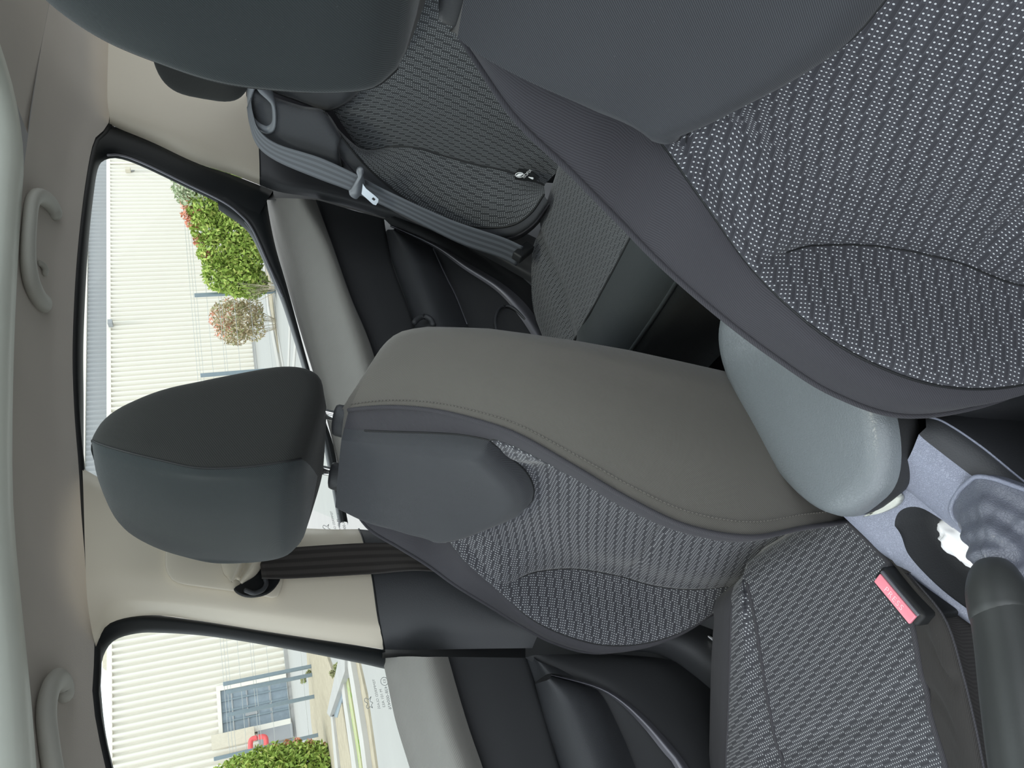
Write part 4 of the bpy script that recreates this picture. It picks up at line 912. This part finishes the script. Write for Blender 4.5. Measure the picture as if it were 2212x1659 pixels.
# buckle
bk_ = thing('seat_belt_buckle', (0, 0, 0), 'black seat belt buckle with a faded red press button', 'buckle')
q4 = [(1893, 1250), (1912, 1240), (1990, 1330), (1970, 1345)]     # top face corners
f4 = atz(q4, .566); a_, b_, c_, d_ = f4
cen = sum(f4, Vector()) / 4; ey = ((c_ - b_) + (d_ - a_)).normalized(); ex = Vector((ey.y, -ey.x, 0)); Lb = .064; Wb = .019
if ex.x < 0: ex = -ex
R = Matrix(((ex.x, ey.x, 0), (ex.y, ey.y, 0), (0, 0, 1)))
tilt = R @ Matrix.Rotation(.12, 3, 'Y')
def loc_(x, y, z): return cen + tilt @ Vector((x, y, z))
bb = box('housing', loc_(.002, 0, -.034), (Wb, Lb, .072), M['black'], bk_, bev=.005, rot=tilt)
rb_ = box('button', loc_(-.001, 0, .0035), (.0125, .054, .004), M['red'], bb, bev=.0012, rot=tilt, label='faded red press button')
box('slot_edge', loc_(.0075, 0, .003), (.0035, .056, .0035), M['silver'], bb, bev=.001, rot=tilt)
box('slot_edge', loc_(-.0082, 0, .0028), (.0025, .050, .003), M['black'], bb, bev=.0008, rot=tilt)
cu = bpy.data.curves.new('button_text', 'FONT'); cu.body = 'PRESS'; cu.size = .0088; cu.space_character = 1.25; cu.align_x = 'CENTER'; cu.align_y = 'CENTER'; t_ = bpy.data.objects.new('tmp', cu); COL.objects.link(t_)
me = bpy.data.meshes.new_from_object(t_.evaluated_get(bpy.context.evaluated_depsgraph_get())); bpy.data.objects.remove(t_)
E_ = tilt @ Vector((0, 1, 0)); U_ = tilt @ Vector((1, 0, 0)); N_ = E_.cross(U_); Rt = Matrix((E_, U_, N_)).transposed()
me.transform(Matrix.Translation(loc_(-.001, 0, .0058)) @ Rt.to_4x4()); M['pink'] = simple('pale_pink_print', (.95, .62, .68), .5); put('button_text', me, M['pink'], rb_, 'pale embossed lettering', False)

# seat rail end showing beside the cushion
sr = tube('seat_rail', atz([(1470, 1345), (1520, 1372), (1560, 1400)], .46), .006, M['chrome'], None, n=8); tag(sr, 'short bright metal rail below the front passenger seat', 'seat rail')
stl = loft('trim_6', [atx([(1330, 1408), (1400, 1409), (1450, 1425), (1500, 1460), (1560, 1512)], -.71), atx([(1330, 1395), (1400, 1392), (1455, 1402), (1510, 1430), (1570, 1470)], -.672), atx([(1330, 1370), (1410, 1372), (1470, 1378), (1525, 1400), (1580, 1425)], -.655), atx([(1330, 1330), (1420, 1335), (1480, 1340), (1540, 1360), (1590, 1380)], -.66)], M['dash'], nu=40, nv=6, flip=True); struct(stl, 'smooth dark sill trim beside the front seat')

# ------------------------------------------------------------------ outside
rnd = random.Random(11)
M['asphalt'] = simple('pale_worn_asphalt', (.36, .36, .345), .95, .1, nscale=1.2, var=.06)
M['kerb'] = simple('pale_concrete_kerb', (.42, .41, .385), .9, .1, nscale=3)
M['gravel'] = simple('brown_gravel_strip', (.36, .32, .24), .95, .1, nscale=6, var=.25)
M['grass'] = leafm('roadside_grass', (.33, .36, .16), (.38, .36, .22), (.24, .36, .10))
M['clad'] = simple('cream_ribbed_cladding', (.76, .73, .655), .75, .25, nscale=.4, var=.02)
M['greyclad'] = simple('grey_ribbed_cladding', (.33, .34, .35), .7, .25, nscale=.4, var=.04)
M['conc'] = simple('grey_concrete', (.36, .355, .34), .9, .1, nscale=2)
M['post'] = simple('blue_grey_fence_paint', (.20, .25, .28), .5, .3)
M['wire'] = simple('grey_wire', (.45, .47, .46), .6, .3)
M['shut'] = simple('blue_grey_gate_glass', (.22, .27, .31), .3, .5, nscale=3, var=.3)
M['beige'] = simple('beige_sheet', (.62, .57, .46), .7, .2)
M['redp'] = simple('red_tube_paint', (.75, .12, .12), .45, .4)
M['leaf'] = leafm('green_hedge_leaves', (.20, .32, .05), (.36, .46, .10), (.52, .54, .16))
M['leafd'] = leafm('dull_green_leaves', (.30, .38, .22), (.42, .48, .30), (.52, .5, .34))
M['leafr'] = leafm('red_young_leaves', (.70, .24, .16), (.62, .36, .22), (.75, .30, .22))
M['leafp'] = leafm('pinkish_leaves', (.38, .38, .18), (.52, .36, .27), (.30, .36, .15))
M['stem'] = simple('pale_twigs', (.55, .48, .36), .8, .2)
gd = box('ground', (-60, 20, -.05), (160, 170, .1), M['asphalt'], bev=0); struct(gd, 'pale asphalt of the car park')
def strip_g(name, P, z, m, lab, h=.02):
    p = atz(P, z); o = plate(name, p, (0, 0, -h), m); struct(o, lab); return o
# strips seen through the front window
strip_g('verge', [(660, 1380), (700, 1400), (735, 1500), (760, 1659), (745, 1700), (690, 1700), (672, 1560)], .05, M['gravel'], 'brown gravel verge', .1)
strip_g('verge', [(748, 1395), (772, 1420), (790, 1500), (812, 1659), (822, 1720), (795, 1720), (780, 1600), (762, 1480)], .03, M['gravel'], 'narrow gravel strip next to the asphalt', .1)
strip_g('kerb', [(744, 1395), (751, 1395), (766, 1480), (785, 1600), (800, 1720), (792, 1720), (776, 1600), (757, 1480)], .10, M['kerb'], 'pale concrete kerb beside the gravel strip', .2)
strip_g('verge', [(735, 1430), (748, 1440), (757, 1500), (776, 1620), (790, 1720), (770, 1720), (757, 1600), (742, 1500)], .05, M['grass'], 'yellow-green grass strip between two kerbs', .1)
strip_g('kerb', [(732, 1440), (738, 1440), (748, 1520), (764, 1620), (778, 1720), (768, 1720), (755, 1620), (741, 1520)], .09, M['kerb'], 'thin kerb behind the grass strip', .18)
strip_g('wall_low', [(706, 1540), (712, 1548), (745, 1450), (744, 1400), (736, 1400)], .14, M['conc'], 'pale slanting edge stone in the car park', .25)
strip_g('drain', [(712, 1548), (728, 1550), (742, 1500), (736, 1462)], .06, M['post'], 'dark sunken patch behind the slanting edge stone', .1)
strip_g('kerb', [(714, 1548), (718, 1548), (730, 1659), (740, 1720), (733, 1720), (723, 1659)], .10, M['kerb'], 'kerb running to the hedge', .2)
# strips seen through the rear window
strip_g('kerb', [(562, 520), (566, 520), (580, 660), (604, 790), (612, 830), (606, 830), (598, 790), (575, 660)], .08, M['kerb'], 'pale kerb seen through the rear window', .1)
strip_g('verge', [(568, 540), (578, 560), (590, 660), (605, 790), (596, 780), (582, 680)], .04, M['gravel'], 'dry strip between the kerb and the painted line', .05)
strip_g('marking', [(580, 580), (583, 580), (600, 720), (614, 800), (610, 800), (596, 720)], .02, M['kerb'], 'white painted line on the asphalt', .02)
strip_g('marking', [(624, 690), (627, 690), (624, 800), (620, 800)], .02, M['kerb'], 'white parking line close to the car', .02)
strip_g('marking', [(636, 730), (640, 730), (635, 800), (630, 800)], .02, M['kerb'], 'second white parking line close to the car', .02)

# building
BP, BQ = hit(235, 400, (0, 0, 1), 10.0), hit(238, 1601, (0, 0, 1), 10.0)
bu = (BQ - BP); bu.z = 0; blen = bu.length; bu.normalize(); bn = Vector((bu.y, -bu.x, 0)); 
if bn.dot(CAM - BP) < 0: bn = -bn
bc = bn.dot(BP)
def bp(px, py, d=0.0): return hit(px, py, bn, bc + d)
def along(p): return (p - BP).dot(bu)
def B3_(s, z, d=0.0): return Vector((BP.x, BP.y, 0)) + bu * s + bn * d + Vector((0, 0, z))
bd = thing('building', (0, 0, 0), 'long industrial building clad in cream vertical ribs', 'building')
def ribs(name, s0, s1, z0, z1, d, pitch, depth, m, parent, **k):
    n = int((s1 - s0) / pitch); rows = [[], []]
    for i in range(n):
        s = s0 + i * pitch
        for a, b in ((0, 0), (.12, .55), (.3, 1), (.52, 1), (.75, .12), (.9, 0)):
            for r, z in enumerate((z0, z1)): rows[r].append(B3_(s + a * pitch, z, d + b * depth))
    return grid(name, rows, m, parent, **k)
def base_z(s):   # the ground falls away along the wall
    return 0
sE = along(bp(225, 345)); sF = sE + 95
z_b = bp(542, 750).z; z_c = bp(617, 1421).z
wall = ribs('wall', sE, sF, -.4, 9.9, 0, .40, .30, M['clad'], bd)
cop = plate('coping', [B3_(sE, 9.85, -.3), B3_(sF, 9.85, -.3), B3_(sF, 9.85, .25), B3_(sE, 9.85, .25)], (0, 0, .28), M['clad'], bd)
plate('base_wall', [B3_(sE - 10, -.5, .15), B3_(sF, -.5, .15), B3_(sF, -.5, .35), B3_(sE - 10, -.5, .35)], (0, 0, .75), M['conc'], bd)
# upper storey set back, grey
s2 = along(bp(200, 1230, -2.5)); zt = bp(187, 800, -2.5).z
ribs('upper_wall', sE - 3, s2, 9.5, zt, -2.5, .40, .10, M['greyclad'], bd)
plate('upper_coping', [B3_(sE - 3, zt, -2.7), B3_(s2, zt, -2.7), B3_(s2, zt, -2.3), B3_(sE - 3, zt, -2.3)], (0, 0, .22), M['clad'], bd)
a = bp(232, 1398, -3); b = bp(221, 1442, -3)
plate('roof_unit', [B3_(along(a), a.z, -3), B3_(along(b), a.z, -3), B3_(along(b), b.z, -3), B3_(along(a), b.z, -3)], tuple(-bn * 1.0), M['beige'], bd)
# lower wing at the far end
ribs('end_wing', sE - 14, sE, -.4, bp(262, 340).z, -.4, .40, .12, M['clad'], bd)
def bbox(name, px0, py0, px1, py1, d0, d1, m, parent=bd, label=None):
    d0 += .24; d1 += .24
    c0 = bp(px0, py0, d1); c1 = bp(px1, py1, d1); s0, s1 = sorted((along(c0), along(c1))); z0, z1 = sorted((c0.z, c1.z))
    return plate(name, [B3_(s0, z0, d0), B3_(s1, z0, d0), B3_(s1, z1, d0), B3_(s0, z1, d0)], tuple(bn * (d1 - d0)), m, parent, label=label)
wl_ = bbox('wall_lamp', 232, 690, 242, 698, .1, .6, M['greyclad']); bbox('lamp_box', 270, 360, 281, 366, .1, .5, M['beige'])
tube('downpipe', [bp(240, 352, .25), bp(560, 352, .25)], .08, M['clad'], bd, n=4)
tube('conduit', [bp(272, 372, .2), bp(300, 366, .2)], .06, M['greyclad'], bd, n=4)
# entrance bay with glazed shutter
g0 = bbox('entrance', 476, 1493, 628, 1552, -.15, .14, M['shut'], label='glazed blue-grey entrance bay')
_a, _b = bp(476, 1493, .38), bp(628, 1552, .38); es0, es1 = sorted((along(_a), along(_b))); ez0, ez1 = sorted((_a.z, _b.z))
def fbar(name, a0, a1, z0, z1, d, m, lab=None): return plate(name, [B3_(a0, z0, .3), B3_(a1, z0, .3), B3_(a1, z1, .3), B3_(a0, z1, .3)], tuple(bn * (d - .3)), m, g0, label=lab)
fbar('entrance_frame', es0 - .3, es1 + .3, ez1, ez1 + .22, .55, M['clad']); fbar('entrance_frame', es0 - .3, es0, ez0, ez1, .55, M['clad']); fbar('entrance_frame', es1, es1 + .3, ez0, ez1, .55, M['clad'])
for k in range(1, 4): t = es0 + (es1 - es0) * k / 4; fbar('mullion', t - .05, t + .05, ez0, ez1, .46, M['post'])
for k in (.28, .62, .84): t = ez0 + (ez1 - ez0) * k; fbar('rail', es0, es1, t - .04, t + .04, .44, M['greyclad'])
fbar('notice', es0 + (es1 - es0) * .60, es0 + (es1 - es0) * .72, ez0 + (ez1 - ez0) * .48, ez0 + (ez1 - ez0) * .66, .47, M['greyclad'], 'pale notice on the glazing')
bbox('side_screen', 556, 1577, 634, 1592, .1, .3, M['greyclad'])
sgn = bbox('sign_board', 456, 1589, 551, 1599, .4, .9, M['beige'], None); tag(sgn, 'blank beige board fixed to the ribbed wall above the hedge', 'board')
rp3 = tube('red_tube', [bp(541, 1624, 2), bp(542, 1600, 2), (bp(552, 1594, 2)), bp(560, 1592, 2), bp(572, 1592, 2), bp(575, 1602, 2), bp(574, 1618, 2)], .14, M['redp'], None, n=40); tag(rp3, 'bent red metal tube sticking up behind the hedge', 'tube')

# fence: blue-grey posts with thin wires
fn_ = None
FC = hit(676, 1436, (0, 0, 1), 0); FA = hit(612, 800, (0, 0, 1), 0)
fu = (FA - FC); fu.z = 0; fu.normalize(); fnn = Vector((fu.y, -fu.x, 0)); fc = fnn.dot(FC)
def fp(px, py): return hit(px, py, fnn, fc)
fe = thing('fence', (0, 0, 0), 'wire fence on blue-grey posts in front of the building', 'fence')
zt_ = fp(482, 1478).z
ends = []
for px, py in ((482, 1478), (488, 1496), (491, 1545), (433, 811), (420, 638), (462, 1640)):
    p = fp(px, py); ends.append((p - FC).dot(fu))
    q_ = Vector((p.x, p.y, 0)); box('post', (q_.x, q_.y, p.z / 2), (.09, .09, p.z), M['post'], fe, bev=.01)
s0, s1 = min(ends) - 6, max(ends) + 5
W_ = []
for z in (.3, .75, 1.2, 1.55, 1.62, 1.95, zt_ - .18, zt_ - .10, zt_ - .02):
    a = FC + fu * s0; b = FC + fu * s1; tube('wire', [Vector((a.x, a.y, z)), Vector((b.x, b.y, z))], .006, M['wire'], fe, n=3, seg=5)

def crown(name, blobs, n, size, m, parent, seed, label=None, cols=None):
    r = random.Random(seed); vs, fs = [], []
    tot = sum(b[3] * b[4] + b[3] * b[5] + b[4] * b[5] for b in blobs)
    for (x, y, z, a, b, c) in blobs:
        k = int(n * (a * b + a * c + b * c) / tot)
        for _ in range(k):
            d = Vector((r.gauss(0, 1), r.gauss(0, 1), r.gauss(0, 1))).normalized(); rr = r.uniform(.55, 1.0) ** .45
            rr *= 1 + .14 * noise.noise(d * 2.7 + Vector((x, y, z)))
            p = Vector((x + d.x * a * rr, y + d.y * b * rr, z + d.z * c * rr))
            if p.z < .02: continue
            e1 = Vector((r.gauss(0, 1), r.gauss(0, 1), r.gauss(0, 1))).normalized(); e2 = e1.cross(Vector((r.gauss(0, 1), r.gauss(0, 1), r.gauss(0, 1)))).normalized()
            s = size * r.uniform(.6, 1.3); i = len(vs)
            vs += [p - e1 * s, p + e2 * s * .42 + e1 * .1 * s, p + e1 * s, p - e2 * s * .42]; fs.append((i, i + 1, i + 2, i + 3))
    me = bpy.data.meshes.new(name); me.from_pydata([tuple(v) for v in vs], [], fs); return put(name, me, m, parent, label, False)
def twigs(name, base, n, h, spread, m, parent, seed, r0=.012):
    r = random.Random(seed); bm = bmesh.new()
    for _ in range(n):
        a = r.uniform(0, 6.28); q = r.uniform(.3, 1) * spread; p0 = Vector(base) + Vector((math.cos(a) * .15, math.sin(a) * .15, 0)); p1 = Vector(base) + Vector((math.cos(a) * q, math.sin(a) * q, h * r.uniform(.6, 1)))
        d = (p1 - p0).normalized(); e = d.orthogonal().normalized(); f = d.cross(e)
        A_ = [bm.verts.new(p0 + (e * math.cos(t) + f * math.sin(t)) * r0) for t in (0, 2.1, 4.2)]; B_ = [bm.verts.new(p1 + (e * math.cos(t) + f * math.sin(t)) * r0 * .4) for t in (0, 2.1, 4.2)]
        for k in range(3): bm.faces.new((A_[k], A_[(k + 1) % 3], B_[(k + 1) % 3], B_[k]))
    me = bpy.data.meshes.new(name); bm.to_mesh(me); bm.free(); return put(name, me, m, parent)
def vplane(dist_pt): # vertical plane facing the camera through a ground point
    n = Vector((CAM.x - dist_pt.x, CAM.y - dist_pt.y, 0)).normalized(); return n, n.dot(dist_pt)
def blob(px, py, rpx, G0, k=1.0, dz=1.0):
    n, c = vplane(G0); p = hit(px, py, n, c); s = rpx / FPX * (p - CAM).dot(-RZ); return (p.x, p.y, p.z, s * k, s * k, s * dz)
# big green hedge at the rear window
G1 = hit(590, 560, (0, 0, 1), 0)
hb = [blob(480, 590, 42, G1), blob(470, 540, 42, G1), blob(455, 490, 42, G1), blob(445, 450, 40, G1), blob(520, 600, 44, G1), blob(525, 550, 46, G1), blob(515, 500, 48, G1), blob(500, 450, 46, G1), blob(480, 410, 50, G1), blob(545, 610, 34, G1), blob(550, 520, 42, G1), blob(545, 460, 46, G1)]
hg = crown('hedge', hb, 15000, .085, M['leaf'], None, 3); tag(hg, 'large bright green hedge with red tips, seen through the rear window', 'hedge')
crown('red_tips', [blob(410, 440, 20, G1, .8), blob(418, 480, 18, G1, .8), blob(432, 520, 16, G1, .8), blob(428, 455, 16, G1), blob(445, 550, 12, G1), blob(400, 465, 10, G1)], 900, .06, M['leafr'], hg, 5, 'red young leaves along the top')
tr_ = crown('tree', [blob(400, 400, 30, G1), blob(425, 420, 40, G1), blob(450, 400, 50, G1), blob(392, 425, 14, G1)], 1500, .08, M['leafd'], None, 9); tag(tr_, 'dull grey-green bush behind the hedge, at the edge of the rear window', 'bush')
# thin bare plant in front of the hedge
G2 = hit(596, 622, (0, 0, 1), 0)
pp = crown('bare_shrub', [blob(560, 615, 16, G2), blob(552, 632, 14, G2), blob(566, 600, 10, G2)], 500, .05, M['grass'], None, 13); tag(pp, 'small yellowish plant with bare twigs in front of the hedge', 'plant')
twigs('twigs', G2 + Vector((0, 0, .05)), 14, 1.1, .75, M['stem'], pp, 4, .012)
# reddish open shrub
G3 = hit(598, 700, (0, 0, 1), 0)
s3 = crown('shrub', [blob(510, 690, 44, G3), blob(500, 715, 30, G3), blob(535, 690, 38, G3), blob(550, 715, 24, G3), blob(490, 680, 34, G3), blob(540, 670, 28, G3), blob(515, 730, 18, G3)], 3000, .055, M['leafp'], None, 17); tag(s3, 'airy pinkish-green shrub with gaps between its leaves', 'shrub')
crown('red_tips', [blob(478, 690, 26, G3), blob(500, 655, 16, G3), blob(485, 715, 22, G3)], 300, .05, M['leafr'], s3, 19)
twigs('branches', G3, 22, 1.35, .8, M['stem'], s3, 8, .008)
# hedge at the front window
G4 = hit(716, 1640, (0, 0, 1), 0)
hb = [blob(520, 1665, 34, G4), blob(560, 1655, 40, G4), blob(600, 1655, 46, G4), blob(640, 1652, 50, G4), blob(675, 1650, 46, G4), blob(700, 1640, 30, G4), blob(580, 1700, 80, G4), blob(650, 1710, 80, G4), blob(485, 1690, 40, G4), blob(715, 1680, 60, G4)]
h4 = crown('hedge', hb, 12000, .07, M['leaf'], None, 23); tag(h4, 'bright green hedge growing into the corner of the front window', 'hedge')
crown('red_tips', [blob(590, 1618, 10, G4), blob(642, 1605, 10, G4), blob(668, 1606, 10, G4), blob(620, 1606, 8, G4), blob(700, 1612, 8, G4)], 260, .05, M['leafr'], h4, 29)
for o in COL.objects:
    if o.name.startswith('red_tips') or o.name.startswith('branches') or o.name.startswith('twigs'): o['kind'] = 'stuff'
# weeds near the slanting edge stone
for i, (px, py, r_) in enumerate(((668, 1455, 7), (655, 1470, 6), (720, 1455, 6), (728, 1440, 6))):
    g_ = hit(px + r_, py, (0, 0, 1), 0.02); o = crown('weed', [blob(px, py, r_, g_)], 120, .05, M['grass'], None, 40 + i)
    tag(o, ['sparse yellow weed at the foot of the fence post', 'smaller yellow weed left of the fence post foot', 'yellow weed touching the slanting edge stone', 'yellow weed at the tip of the slanting edge stone'][i], 'weed', 'weeds in the car park')
